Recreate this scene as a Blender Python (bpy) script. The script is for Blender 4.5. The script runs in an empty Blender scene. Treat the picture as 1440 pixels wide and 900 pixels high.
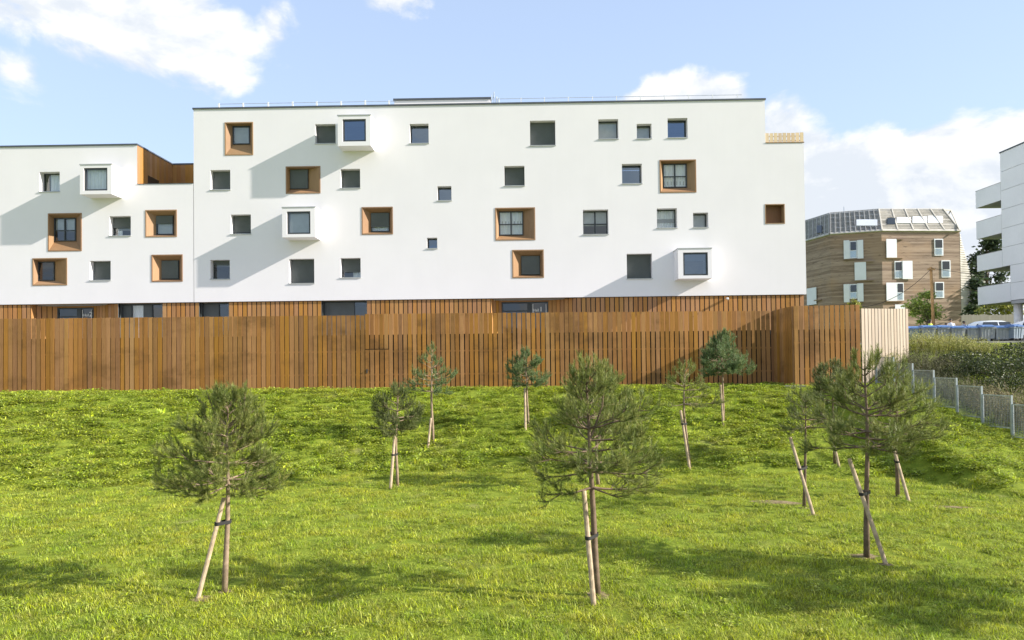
import bpy, bmesh, math, random
import numpy as np
from mathutils import Vector, Matrix
R = math.radians
random.seed(7)
SC = bpy.context.scene
COL = SC.collection

# ------------------------------------------------------------------ camera
F = 960.0                                  # focal length in photo pixels (24 mm on 36 mm)
YAW, TILT, ROLL, PV = 0.0142, 0.0164, 0.0116, 489.15
CAM = Vector((0, 0, 4.0))
_fw = Vector((-math.sin(YAW) * math.cos(TILT), math.cos(YAW) * math.cos(TILT), math.sin(TILT)))
_rt = Vector((math.cos(YAW), math.sin(YAW), 0))
_up = _rt.cross(_fw)
RT = _rt * math.cos(ROLL) - _up * math.sin(ROLL)
UP = _rt * math.sin(ROLL) + _up * math.cos(ROLL)
cd = bpy.data.cameras.new('camera')
cam = bpy.data.objects.new('camera', cd)
COL.objects.link(cam)
m3 = Matrix((RT, UP, -_fw)).transposed()
cam.matrix_world = Matrix.Translation(CAM) @ m3.to_4x4()
cd.sensor_width = 36.0
cd.lens = 24.0
cd.shift_y = (PV - 450.0) / 1440.0
cd.clip_end = 3000
cd.clip_start = 0.1
SC.camera = cam


def ray(px, py):
    return _fw + RT * ((px - 720) / F) - UP * ((py - PV) / F)


def hy(px, py, y):                         # point of the sight line at world depth y
    d = ray(px, py)
    return CAM + d * (y / d.y)


def hx(px, py, x):
    d = ray(px, py)
    return CAM + d * (x / d.x)


# ------------------------------------------------------------------ light
SUN_EL, SUN_AZ = 26.0, 100.8               # azimuth clockwise from +Y
w = bpy.data.worlds.new("World")
SC.world = w
w.use_nodes = True
nt = w.node_tree
nt.nodes.clear()


class G:                                   # small node-graph helper
    def __init__(s, tree):
        s.t = tree

    def n(s, typ, ins=None, **kw):
        nd = s.t.nodes.new(typ)
        for k, v in kw.items():
            setattr(nd, k, v)
        for k, v in (ins or {}).items():
            s.set(nd.inputs[k], v)
        return nd

    def set(s, sock, v):
        if isinstance(v, bpy.types.NodeSocket):
            s.t.links.new(v, sock)
        elif isinstance(v, bpy.types.Node):
            s.t.links.new(v.outputs[0], sock)
        else:
            sock.default_value = v

    def m(s, op, a, b=0.0, c=None, clamp=False):
        nd = s.t.nodes.new('ShaderNodeMath')
        nd.operation = op
        nd.use_clamp = clamp
        s.set(nd.inputs[0], a)
        s.set(nd.inputs[1], b)
        if c is not None:
            s.set(nd.inputs[2], c)
        return nd.outputs[0]

    def mix(s, f, a, b, blend='MIX'):
        nd = s.t.nodes.new('ShaderNodeMix')
        nd.data_type = 'RGBA'
        nd.blend_type = blend
        nd.clamp_factor = True
        s.set(nd.inputs[0], f)
        s.set(nd.inputs[6], a if not isinstance(a, tuple) else (*a[:3], 1))
        s.set(nd.inputs[7], b if not isinstance(b, tuple) else (*b[:3], 1))
        return nd.outputs[2]

    def ss(s, v, lo, hi, a=0.0, b=1.0):
        nd = s.t.nodes.new('ShaderNodeMapRange')
        nd.interpolation_type = 'SMOOTHSTEP'
        s.set(nd.inputs[0], v)
        for i, x in enumerate((lo, hi, a, b)):
            nd.inputs[i + 1].default_value = x
        return nd.outputs[0]

    def noise(s, vec, scale, detail=4.0, rough=0.55, dist=0.0):
        nd = s.n('ShaderNodeTexNoise', {'Scale': scale, 'Detail': detail, 'Roughness': rough, 'Distortion': dist})
        if vec is not None:
            s.set(nd.inputs['Vector'], vec)
        return nd.outputs[0]

    def vmul(s, v, xyz):
        nd = s.t.nodes.new('ShaderNodeVectorMath')
        nd.operation = 'MULTIPLY'
        s.set(nd.inputs[0], v)
        nd.inputs[1].default_value = xyz
        return nd.outputs[0]

    def vadd(s, v, u):
        nd = s.t.nodes.new('ShaderNodeVectorMath')
        nd.operation = 'ADD'
        s.set(nd.inputs[0], v)
        s.set(nd.inputs[1], u)
        return nd.outputs[0]


g = G(nt)
sky = g.n('ShaderNodeTexSky', sky_type='NISHITA', sun_disc=False, sun_elevation=R(SUN_EL), sun_rotation=R(SUN_AZ),
          altitude=50.0, air_density=1.0, dust_density=0.6, ozone_density=1.2)
tc = g.n('ShaderNodeTexCoord')
dirv = tc.outputs['Generated']
sx = g.n('ShaderNodeSeparateXYZ', {0: dirv})
az = g.m('ARCTAN2', sx.outputs[0], sx.outputs[1])
el = g.m('ARCSINE', sx.outputs[2])


def azel(px, py):
    d = ray(px, py).normalized()
    return math.atan2(d.x, d.y), math.asin(d.z)


def bump(px, py, wx, wy, amp=1.0):         # soft elliptical cloud region round one direction
    a0, e0 = azel(px, py)
    u = g.m('DIVIDE', g.m('SUBTRACT', az, a0), wx)
    v = g.m('DIVIDE', g.m('SUBTRACT', el, e0), wy)
    r2 = g.m('ADD', g.m('MULTIPLY', u, u), g.m('MULTIPLY', v, v))
    return g.m('MULTIPLY', g.m('SUBTRACT', 1.0, g.m('SQRT', r2), clamp=True), amp)


cvec = g.vmul(dirv, (1.0, 1.0, 1.7))
n1 = g.noise(cvec, 7.0, 9.0, 0.58, 0.25)
n2 = g.noise(g.vadd(cvec, (0.03, -0.006, 0.035)), 7.0, 6.0, 0.58, 0.25)
wide = g.noise(g.vadd(cvec, (3.1, 1.7, 0.4)), 2.2, 3.0, 0.5)
a_l, _e = azel(1120, 300)
_a, e_top = azel(1290, 128)
bank_edge = g.ss(az, a_l - 0.15, a_l + 0.03)
bank = g.m('MULTIPLY', g.m('MULTIPLY', g.ss(el, e_top + 0.02, e_top - 0.14), bank_edge), 1.25)
bs = [bank, bump(960, 168, 0.125, 0.085, 1.2), bump(1110, 260, 0.11, 0.14, 1.3),
      bump(150, 5, 0.32, 0.125, 0.85), bump(250, 40, 0.2, 0.10, 0.62), bump(385, 25, 0.07, 0.11, 0.6), bump(20, 105, 0.10, 0.065, 0.66),
      bump(535, -15, 0.12, 0.055, 0.7)]
bm_ = bs[0]
for b in bs[1:]:
    bm_ = g.m('MAXIMUM', bm_, b)
# outside the frame the same broken cumulus carries on
out_az = g.ss(g.m('ABSOLUTE', az), 0.72, 0.95)
out_el = g.ss(el, 0.50, 0.62)
outm = g.m('MULTIPLY', g.m('MAXIMUM', out_az, out_el), g.ss(wide, 0.42, 0.66, 0.0, 0.62))
cover = g.m('MAXIMUM', bm_, outm)
dens = g.m('ADD', g.m('MULTIPLY', g.m('SUBTRACT', n1, 0.5), 1.5), cover)
alpha = g.ss(dens, 0.32, 0.56)
alpha = g.m('MULTIPLY', alpha, g.ss(el, -0.02, 0.03))
lit = g.ss(g.m('SUBTRACT', n1, n2), -0.10, 0.10)
thick = g.ss(dens, 0.75, 1.35)
CW = 7.1
c_hi = (CW, CW * 0.995, CW * 0.985)
c_lo = (CW * 0.70, CW * 0.75, CW * 0.82)
ccol = g.mix(g.m('ADD', g.m('MULTIPLY', lit, 0.75), g.m('MULTIPLY', thick, -0.26)), c_lo, c_hi)
haze = g.ss(el, 0.0, 0.62, 0.72, 0.52)
skyc = g.mix(haze, sky.outputs[0], (4.9, 6.15, 8.5))
final = g.mix(alpha, skyc, ccol)
bg = g.n('ShaderNodeBackground', {'Color': final, 'Strength': 0.084})
wo = g.n('ShaderNodeOutputWorld', {'Surface': bg})

sd = bpy.data.lights.new('sun', 'SUN')
sd.energy = 5.0
sd.angle = R(0.5)
sd.color = (1.0, 0.93, 0.84)
sun = bpy.data.objects.new('sun', sd)
COL.objects.link(sun)
sv = Vector((math.sin(R(SUN_AZ)) * math.cos(R(SUN_EL)), math.cos(R(SUN_AZ)) * math.cos(R(SUN_EL)), math.sin(R(SUN_EL))))
sun.rotation_euler = sv.to_track_quat('Z', 'Y').to_euler()
sun.location = (60, -10, 40)

SC.view_settings.view_transform = 'Standard'
SC.view_settings.look = 'None'
SC.view_settings.gamma = 1.0
SC.view_settings.exposure = 0.98
SC.view_settings.use_curve_mapping = False
SC.cycles.max_bounces = 6
SC.cycles.transparent_max_bounces = 12
SC.cycles.use_denoising = True

# ------------------------------------------------------------------ helpers


class Thing:
    def __init__(s, name, loc, label, cat, group=None):
        s.o = bpy.data.objects.new(name, None)
        s.o.empty_display_size = 0.3
        COL.objects.link(s.o)
        s.loc = Vector(loc)
        s.o.location = s.loc
        s.o['label'] = label
        s.o['category'] = cat
        if group:
            s.o['group'] = group

    def part(s, name, vf, mat, parent=None, smooth=False, label=None, kind=None):
        v, f = vf
        o = mesh_obj(name, [Vector(p) - s.loc for p in v], f, mat, smooth)
        o.parent = parent or s.o
        if label:
            o['label'] = label
        if kind:
            o['kind'] = kind
        return o

    def piece(s, name, me, loc, scale=(1, 1, 1), rot=(0, 0, 0), parent=None):
        o = bpy.data.objects.new(name, me)
        COL.objects.link(o)
        o.parent = parent or s.o
        o.location = Vector(loc) - s.loc
        o.scale = scale
        o.rotation_euler = rot
        return o


def mesh_obj(name, v, f, mat, smooth=False):
    me = bpy.data.meshes.new(name)
    me.from_pydata([tuple(p) for p in v], [], f)
    me.validate()
    me.update()
    if mat:
        me.materials.append(mat)
    if smooth:
        me.polygons.foreach_set('use_smooth', [True] * len(me.polygons))
    o = bpy.data.objects.new(name, me)
    COL.objects.link(o)
    return o


def struct(name, vf, mat, smooth=False, kind='structure'):
    o = mesh_obj(name, vf[0], vf[1], mat, smooth)
    o['kind'] = kind
    return o


class MB:                                   # collects verts / faces
    def __init__(s):
        s.v = []
        s.f = []

    @property
    def vf(s):
        return s.v, s.f

    def quad(s, *p):
        b = len(s.v)
        s.v += [Vector(q) for q in p]
        s.f.append(tuple(range(b, b + len(p))))
        return s

    def box(s, x0, x1, y0, y1, z0, z1):
        b = len(s.v)
        s.v += [Vector(p) for p in ((x0, y0, z0), (x1, y0, z0), (x1, y1, z0), (x0, y1, z0), (x0, y0, z1), (x1, y0, z1), (x1, y1, z1), (x0, y1, z1))]
        s.f += [tuple(b + i for i in q) for q in ((0, 3, 2, 1), (4, 5, 6, 7), (0, 1, 5, 4), (1, 2, 6, 5), (2, 3, 7, 6), (3, 0, 4, 7))]
        return s

    def hexa(s, p):                         # eight points, bottom ring then top ring
        b = len(s.v)
        s.v += [Vector(q) for q in p]
        s.f += [tuple(b + i for i in q) for q in ((0, 3, 2, 1), (4, 5, 6, 7), (0, 1, 5, 4), (1, 2, 6, 5), (2, 3, 7, 6), (3, 0, 4, 7))]
        return s

    def prism(s, poly, z0, z1):
        b = len(s.v)
        n = len(poly)
        s.v += [Vector((p[0], p[1], z0)) for p in poly] + [Vector((p[0], p[1], z1)) for p in poly]
        s.f.append(tuple(range(b + n - 1, b - 1, -1)))
        s.f.append(tuple(range(b + n, b + 2 * n)))
        for i in range(n):
            j = (i + 1) % n
            s.f.append((b + i, b + j, b + n + j, b + n + i))
        return s

    def tube(s, pts, rad, n=6, cap=True):
        b = len(s.v)
        pts = [Vector(p) for p in pts]
        ref = None
        for i, p in enumerate(pts):
            t = (pts[min(i + 1, len(pts) - 1)] - pts[max(i - 1, 0)]).normalized()
            if ref is None:
                ref = Vector((1, 0, 0)) if abs(t.x) < 0.8 else Vector((0, 1, 0))
            u = (ref - t * ref.dot(t)).normalized()
            ref = u
            vv = t.cross(u)
            r = rad[i] if isinstance(rad, (list, tuple)) else rad
            for k in range(n):
                a = 2 * math.pi * k / n
                s.v.append(p + u * (r * math.cos(a)) + vv * (r * math.sin(a)))
        for i in range(len(pts) - 1):
            for k in range(n):
                k2 = (k + 1) % n
                s.f.append((b + i * n + k, b + i * n + k2, b + (i + 1) * n + k2, b + (i + 1) * n + k))
        if cap:
            s.f.append(tuple(range(b + n - 1, b - 1, -1)))
            e = b + (len(pts) - 1) * n
            s.f.append(tuple(range(e, e + n)))
        return s

    def bar(s, a, b_, wx, wn, nrm):         # rectangular bar from a to b, width wx across, thickness wn along nrm
        a, b_ = Vector(a), Vector(b_)
        nrm = Vector(nrm).normalized()
        t = (b_ - a).normalized()
        c = t.cross(nrm).normalized() * (wx / 2)
        q = nrm * wn
        return s.hexa([a - c, a + c, a + c + q, a - c + q, b_ - c, b_ + c, b_ + c + q, b_ - c + q])


def unit_box(name, mat, bev=0.0):
    me = bpy.data.meshes.new(name)
    v, f = MB().box(-.5, .5, -.5, .5, 0, 1).vf
    me.from_pydata([tuple(p) for p in v], [], f)
    me.update()
    me.materials.append(mat)
    return me


# ------------------------------------------------------------------ materials


def mat(name, build):
    m = bpy.data.materials.new(name)
    m.use_nodes = True
    m.node_tree.nodes.clear()
    gg = G(m.node_tree)
    sh = build(gg)
    gg.n('ShaderNodeOutputMaterial', {'Surface': sh})
    return m


def pbr(gg, col, rough=0.6, metal=0.0, spec=0.5, bump=None, bstr=0.2, bdist=0.01, **kw):
    nd = gg.n('ShaderNodeBsdfPrincipled', {'Roughness': rough, 'Metallic': metal, 'Specular IOR Level': spec})
    gg.set(nd.inputs['Base Color'], (*col, 1) if isinstance(col, tuple) else col)
    for k, v in kw.items():
        gg.set(nd.inputs[k], v)
    if bump is not None:
        b = gg.n('ShaderNodeBump', {'Height': bump, 'Strength': bstr, 'Distance': bdist})
        gg.set(nd.inputs['Normal'], b.outputs[0])
    return nd.outputs[0]


def gpos(gg):
    return gg.n('ShaderNodeNewGeometry').outputs['Position']


def mottled(name, c, amt=0.12, scale=1.5, rough=0.7, metal=0.0, spec=0.4, bstr=0.0):
    def f(gg):
        p = gpos(gg)
        a = gg.noise(p, scale, 6)
        b = gg.noise(p, scale * 14, 3)
        t = gg.m('ADD', gg.m('MULTIPLY', a, 0.7), gg.m('MULTIPLY', b, 0.3))
        lo = tuple(x * (1 - amt) for x in c)
        hi = tuple(min(1, x * (1 + amt)) for x in c)
        return pbr(gg, gg.mix(gg.ss(t, 0.3, 0.7), lo, hi), rough, metal, spec, bump=b if bstr else None, bstr=bstr)
    return mat(name, f)


def plaster(name, c):
    def f(gg):
        p = gpos(gg)
        big = gg.noise(p, 0.35, 4)
        streak = gg.noise(gg.vmul(p, (2.2, 2.2, 0.12)), 1.6, 5, 0.6)
        fine = gg.noise(p, 30, 3)
        t = gg.m('ADD', gg.m('MULTIPLY', big, 0.8), gg.m('MULTIPLY', streak, 0.2))
        col = gg.mix(gg.ss(t, 0.3, 0.68), tuple(x * 0.965 for x in c), c)
        col = gg.mix(gg.ss(streak, 0.62, 0.82, 0, 0.15), col, (c[0] * 0.92, c[1] * 0.92, c[2] * 0.91))
        return pbr(gg, col, 0.85, 0, 0.25, bump=fine, bstr=0.15)
    return mat(name, f)


def wood(name, c, var=0.35, stain=0.5, vert=True, grey=0.0):
    def f(gg):
        oi = gg.n('ShaderNodeObjectInfo')
        rnd = oi.outputs['Random']
        p = gpos(gg)
        off = gg.m('MULTIPLY', rnd, 37.0)
        cmb = gg.n('ShaderNodeCombineXYZ', {0: off, 1: off, 2: off})
        pv = gg.vadd(p, cmb.outputs[0])
        sc = (22, 22, 1.1) if vert else (1.1, 22, 22)
        grain = gg.noise(gg.vmul(pv, sc), 1.3, 5, 0.62, 0.4)
        knots = gg.noise(gg.vmul(pv, (6, 6, 1.6) if vert else (1.6, 6, 6)), 1.4, 3)
        blot = gg.noise(gg.vmul(p, (0.55, 0.55, 0.8)), 0.9, 5, 0.6)
        blot2 = gg.noise(gg.vmul(p, (3.0, 3.0, 0.5)), 1.0, 4, 0.6)
        k = gg.m('ADD', gg.m('MULTIPLY', gg.m('SUBTRACT', rnd, 0.5), var), gg.m('MULTIPLY', gg.m('SUBTRACT', grain, 0.5), 0.75))
        k = gg.m('ADD', k, 0.5, clamp=True)
        dk = (c[0] * 0.52, c[1] * 0.46, c[2] * 0.40)
        lt = (min(1, c[0] * 1.38), min(1, c[1] * 1.38), min(1, c[2] * 1.25))
        col = gg.mix(k, dk, lt)
        hue = gg.n('ShaderNodeHueSaturation', {'Color': col, 'Hue': gg.m('ADD', 0.493, gg.m('MULTIPLY', gg.m('FRACT', gg.m('MULTIPLY', rnd, 7.31)), 0.010)),
                                               'Saturation': gg.m('ADD', 0.90, gg.m('MULTIPLY', gg.m('FRACT', gg.m('MULTIPLY', rnd, 3.7)), 0.18))})
        col = hue.outputs[0]
        col = gg.mix(gg.m('MULTIPLY', gg.ss(blot, 0.46, 0.70, 0, stain), gg.m('ADD', 0.35, gg.m('MULTIPLY', gg.m('FRACT', gg.m('MULTIPLY', rnd, 13.7)), 0.75))), col, (c[0] * 0.42, c[1] * 0.40, c[2] * 0.36))
        col = gg.mix(gg.ss(blot2, 0.58, 0.78, 0, stain * 0.55), col, (c[0] * 0.60, c[1] * 0.55, c[2] * 0.5))
        col = gg.mix(gg.ss(knots, 0.70, 0.78, 0, 0.55), col, (c[0] * 0.35, c[1] * 0.28, c[2] * 0.25))
        if grey:
            col = gg.mix(grey, col, (0.36, 0.34, 0.31))
        return pbr(gg, col, 0.68, 0, 0.3, bump=grain, bstr=0.25)
    return mat(name, f)


def foliage(name, c1, c2, c3=None, trans=0.35, rough=0.55, patch=0.8, obj_random=True, spread=0.42):
    def f(gg):
        p = gpos(gg)
        a = gg.noise(p, patch, 4)
        b = gg.noise(p, 9.0, 2)
        col = gg.mix(gg.ss(a, 0.33, 0.67), c1, c2)
        if c3:
            col = gg.mix(gg.ss(b, 0.50, 0.75, 0, 0.8), col, c3)
        if obj_random:
            rnd = gg.n('ShaderNodeObjectInfo').outputs['Random']
            hs = gg.n('ShaderNodeHueSaturation', {'Color': col, 'Value': gg.m('ADD', 0.72, gg.m('MULTIPLY', rnd, 0.56)),
                                                  'Hue': gg.m('ADD', 0.488, gg.m('MULTIPLY', gg.m('FRACT', gg.m('MULTIPLY', rnd, 9.7)), 0.024))})
            col = hs.outputs[0]
        isl = gg.n('ShaderNodeNewGeometry').outputs['Random Per Island']
        h2 = gg.n('ShaderNodeHueSaturation', {'Color': col, 'Value': gg.ss(isl, 0.0, 1.0, 1 - spread, 1 + spread), 'Saturation': gg.m('ADD', 0.86, gg.m('MULTIPLY', gg.m('FRACT', gg.m('MULTIPLY', isl, 5.3)), 0.24))})
        col = h2.outputs[0]
        d = pbr(gg, col, rough, 0, 0.3)
        t = gg.n('ShaderNodeBsdfTranslucent', {'Color': col})
        mx = gg.n('ShaderNodeMixShader', {0: trans, 1: d, 2: t.outputs[0]})
        return mx.outputs[0]
    return mat(name, f)


M = {}
M['render'] = plaster('white_render', (0.80, 0.778, 0.792))
M['fence'] = wood('fence_wood', (0.36, 0.182, 0.056), 0.46, 0.9)
M['clad'] = wood('cladding_wood', (0.42, 0.215, 0.074), 0.30, 0.2)
M['niche'] = wood('niche_wood', (0.33, 0.205, 0.118), 0.30, 0.2)
M['sunlit_wood'] = wood('sunlit_wood', (0.37, 0.315, 0.265), 0.25, 0.1)  # same fence wood, with the full sun on it put into the colour
M['dark_metal'] = mottled('dark_grey_metal', (0.045, 0.052, 0.058), 0.15, 3, 0.45, 0.2, 0.5)
M['coping'] = mottled('slate_coping', (0.075, 0.085, 0.10), 0.15, 2, 0.5, 0.1, 0.5)
M['shutter'] = mottled('shutter_grey', (0.092, 0.104, 0.108), 0.12, 1.2, 0.5, 0.1, 0.5)
M['dark_wood'] = wood('dark_wood', (0.20, 0.11, 0.065), 0.3, 0.3)
M['new_pine'] = wood('new_pine', (0.74, 0.58, 0.41), 0.2, 0.05)
M['sill'] = mottled('sill_metal', (0.45, 0.46, 0.46), 0.1, 2, 0.4, 0.3, 0.5)
M['white_metal'] = mottled('white_metal', (0.75, 0.76, 0.77), 0.05, 2, 0.4, 0.0, 0.5)
M['galv'] = mottled('galvanised_steel', (0.50, 0.54, 0.58), 0.15, 6, 0.42, 0.55, 0.5)
M['mesh_wire'] = mottled('mesh_wire', (0.19, 0.22, 0.22), 0.2, 5, 0.5, 0.3, 0.5)
M['concrete'] = mottled('concrete', (0.36, 0.35, 0.33), 0.18, 1.3, 0.9, 0, 0.2, 0.3)
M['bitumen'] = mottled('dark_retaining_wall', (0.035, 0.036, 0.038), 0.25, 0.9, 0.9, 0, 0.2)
M['asphalt'] = mottled('asphalt', (0.055, 0.055, 0.057), 0.2, 2, 0.9, 0, 0.2, 0.3)
M['paving'] = mottled('paving', (0.30, 0.29, 0.27), 0.15, 1.1, 0.9, 0, 0.2, 0.2)
M['interior'] = mottled('interior_wall', (0.30, 0.30, 0.30), 0.1, 0.5, 0.9)
M['curtain'] = mottled('curtain_cloth', (0.86, 0.86, 0.86), 0.05, 3, 0.9)
M['blind'] = mottled('blind_grey', (0.45, 0.46, 0.46), 0.08, 3, 0.8)
M['letter'] = mottled('white_lettering', (0.82, 0.82, 0.80), 0.03, 3, 0.6)
M['bark'] = mottled('pine_bark', (0.16, 0.115, 0.08), 0.35, 9, 0.9, 0, 0.2, 0.4)
M['bark_pale'] = mottled('pale_pine_bark', (0.27, 0.20, 0.14), 0.35, 9, 0.9, 0, 0.2, 0.4)
M['stake'] = mottled('stake_wood', (0.42, 0.32, 0.215), 0.36, 7, 0.8, 0, 0.3, 0.3)
M['rubber'] = mottled('black_rubber', (0.018, 0.018, 0.018), 0.2, 4, 0.7)
M['tyre'] = M['rubber']
M['lamp'] = mottled('camera_housing', (0.8, 0.8, 0.8), 0.02, 2, 0.3)


def _glass(tint, refl, gcol=(0.92, 0.96, 1.0)):
    def f(gg):
        lw = gg.n('ShaderNodeLayerWeight', {'Blend': 0.25})
        p = gpos(gg)
        wav = gg.noise(p, 1.3, 2)
        bp = gg.n('ShaderNodeBump', {'Height': wav, 'Strength': 0.06, 'Distance': 0.05})
        gl = gg.n('ShaderNodeBsdfGlossy', {'Color': (*gcol, 1), 'Roughness': 0.015})
        gg.set(gl.inputs['Normal'], bp.outputs[0])
        tr = gg.n('ShaderNodeBsdfTransparent', {'Color': (*tint, 1)})
        fac = gg.m('ADD', refl, gg.m('MULTIPLY', lw.outputs['Fresnel'], 0.6), clamp=True)
        return gg.n('ShaderNodeMixShader', {0: fac, 1: tr.outputs[0], 2: gl.outputs[0]}).outputs[0]
    return f


M['glass'] = mat('window_glass', _glass((0.88, 0.92, 0.93), 0.09))
M['glass_skyblue'] = mat('sky_tinted_glass', _glass((0.30, 0.36, 0.42), 0.21, (0.62, 0.79, 1.0)))  # blue of the mirrored sky put into the gloss colour
M['door_glass'] = mat('entrance_glass', _glass((0.35, 0.38, 0.38), 0.07))
M['car_glass'] = mat('car_glass', lambda gg: pbr(gg, (0.02, 0.024, 0.026), 0.05, 0, 0.9))
M['grass'] = foliage('grass_blades', (0.26, 0.345, 0.028), (0.41, 0.44, 0.040), (0.54, 0.52, 0.11), 0.40, 0.6, 0.55, spread=0.52)
M['weed'] = foliage('weed_leaves', (0.265, 0.345, 0.034), (0.36, 0.42, 0.045), (0.52, 0.52, 0.12), 0.38, 0.55, 0.5, spread=0.45)
M['needle'] = foliage('pine_needles', (0.145, 0.188, 0.040), (0.225, 0.252, 0.060), (0.40, 0.375, 0.12), 0.25, 0.5, 2.2, False)
M['needle_blue'] = foliage('bluish_pine_needles', (0.115, 0.185, 0.068), (0.18, 0.245, 0.09), (0.31, 0.34, 0.14), 0.25, 0.5, 2.2, False)
M['needle_dark'] = foliage('dark_pine_needles', (0.105, 0.135, 0.038), (0.165, 0.19, 0.056), (0.28, 0.29, 0.10), 0.25, 0.5, 2.2, False)
M['bramble'] = foliage('bramble_leaves', (0.030, 0.045, 0.014), (0.065, 0.085, 0.025), (0.11, 0.12, 0.04), 0.25, 0.5, 1.2, False)
M['olive'] = foliage('feathery_weeds', (0.065, 0.072, 0.028), (0.10, 0.10, 0.042), (0.15, 0.135, 0.06), 0.3, 0.7, 1.2, False)
M['yellow_weed'] = foliage('yellow_green_weeds', (0.21, 0.23, 0.04), (0.32, 0.31, 0.065), (0.36, 0.30, 0.085), 0.35, 0.6, 1.5, False)
M['dry_weed'] = foliage('dry_weeds', (0.16, 0.145, 0.06), (0.24, 0.20, 0.10), (0.10, 0.12, 0.04), 0.3, 0.7, 1.5, False)
M['leaf'] = foliage('tree_leaves', (0.25, 0.34, 0.065), (0.36, 0.43, 0.09), (0.48, 0.48, 0.12), 0.35, 0.5, 0.9, False)
M['leaf_yellow'] = foliage('yellowing_leaves', (0.21, 0.24, 0.05), (0.30, 0.30, 0.07), (0.36, 0.30, 0.08), 0.35, 0.5, 0.9, False)
M['leaf_dark'] = foliage('dark_leaves', (0.035, 0.06, 0.03), (0.07, 0.10, 0.045), (0.11, 0.13, 0.05), 0.25, 0.5, 0.7, False)


def ground_mat(gg):
    p = gpos(gg)
    a = gg.noise(p, 0.5, 6, 0.6)
    b = gg.noise(p, 5.0, 6, 0.65)
    c = gg.noise(p, 24.0, 4, 0.7)
    col = gg.mix(gg.ss(b, 0.32, 0.66), (0.15, 0.205, 0.020), (0.235, 0.285, 0.032))
    col = gg.mix(gg.ss(a, 0.54, 0.74, 0, 0.5), col, (0.28, 0.235, 0.12))
    col = gg.mix(gg.ss(c, 0.48, 0.72, 0, 0.5), col, (0.10, 0.105, 0.03))
    return pbr(gg, col, 0.95, 0, 0.1, bump=c, bstr=0.6, bdist=0.05)


M['ground'] = mat('turf_soil', ground_mat)

# ------------------------------------------------------------------ terrain
YF = 35.4                                   # main fence line (world y)
_brk = []
for px, py in ((-250, 702), (0, 690), (270, 677), (560, 663), (800, 663), (1000, 668), (1150, 668), (1287, 672), (1440, 701), (1700, 735)):
    d = ray(px, py)
    k = -4.0 / d.z
    _brk.append((d.x * k, d.y * k))
_brk.sort()
_brk = [b for b in _brk if b[0] < 13.9] + [(15.5, 19.4), (17.3, 20.3), (40, 20.3)]
BX = np.array([b[0] for b in _brk])
BY = np.array([b[1] for b in _brk])
zfL = hy(0, 553.0, YF)
zfR = hy(1085, 541.0, YF)


def ztop(x):
    t = (x - zfL.x) / (zfR.x - zfL.x)
    return zfL.z + (zfR.z - zfL.z) * np.clip(t, -0.2, 1.15)


def ground_np(x, y):
    x = np.asarray(x, float)
    y = np.asarray(y, float)
    yb = np.interp(x, BX, BY)
    slope = np.interp(x, [-30, -10, 0, 12, 17], [0.26, 0.26, 0.27, 0.26, 0.235])
    lin = (y - yb) * slope
    sp = 0.05 * np.logaddexp(0, lin / 0.05)          # soft toe
    right = np.clip((x - 16.6) / 2.4, 0, 1)
    capz = ztop(x) * (1 - right) + 4.62 * right
    capz = np.where(y > 42.0, 4.62, capz)
    k = 0.22
    h = np.clip(0.5 + 0.5 * (capz - sp) / k, 0, 1)
    z = capz * (1 - h) + sp * h - k * h * (1 - h)
    return z


def gz(x, y):
    return float(ground_np(x, y))


def hg(px, py):                             # sight line meets the ground
    d = ray(px, py)
    k = 5.0
    step = 0.05
    while k < 300:
        p = CAM + d * k
        if p.z <= gz(p.x, p.y):
            return Vector((p.x, p.y, gz(p.x, p.y)))
        k += step
    return CAM + d * k


def rough_np(x, y):
    k = np.clip((y - np.interp(x, BX, BY)) / 2.0, 0.12, 1.0)
    return k * 0.03 * np.sin(x * 1.7 + 0.6 * np.sin(y * 1.1)) * np.sin(y * 1.9 + 0.7 * np.sin(x * 0.8)) + k * 0.016 * np.sin(x * 5.1 + y * 3.3) * np.sin(y * 4.7 - x * 2.1)


def make_ground():
    xs = np.concatenate([[-900, -400, -200, -120, -80, -60], np.arange(-48, 48.01, 0.4), [60, 80, 120, 200, 400, 900]])
    ys = np.concatenate([[-600, -200, -80, -40, -20, -10, -4], np.arange(0, 46.01, 0.4), [50, 60, 80, 120, 200, 400, 900, 1600]])
    X, Y = np.meshgrid(xs, ys)
    Z = ground_np(X, Y)
    Z = Z + np.where((Y < 35) & (np.abs(X) < 50), rough_np(X, Y), 0)
    Z = np.where((Y > 36.2) & (X < 16.5), np.minimum(Z, 2.4), Z)
    Z = np.where(Y > 60, 4.6, Z)
    nx, ny = len(xs), len(ys)
    v = np.stack([X.ravel(), Y.ravel(), Z.ravel()], 1)
    i = np.arange(nx * ny).reshape(ny, nx)
    f = np.stack([i[:-1, :-1], i[:-1, 1:], i[1:, 1:], i[1:, :-1]], -1).reshape(-1, 4)
    me = bpy.data.meshes.new('ground')
    me.from_pydata(v.tolist(), [], f.tolist())
    me.update()
    me.polygons.foreach_set('use_smooth', [True] * len(me.polygons))
    me.materials.append(M['ground'])
    o = bpy.data.objects.new('ground', me)
    COL.objects.link(o)
    o['kind'] = 'structure'


make_ground()

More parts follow.
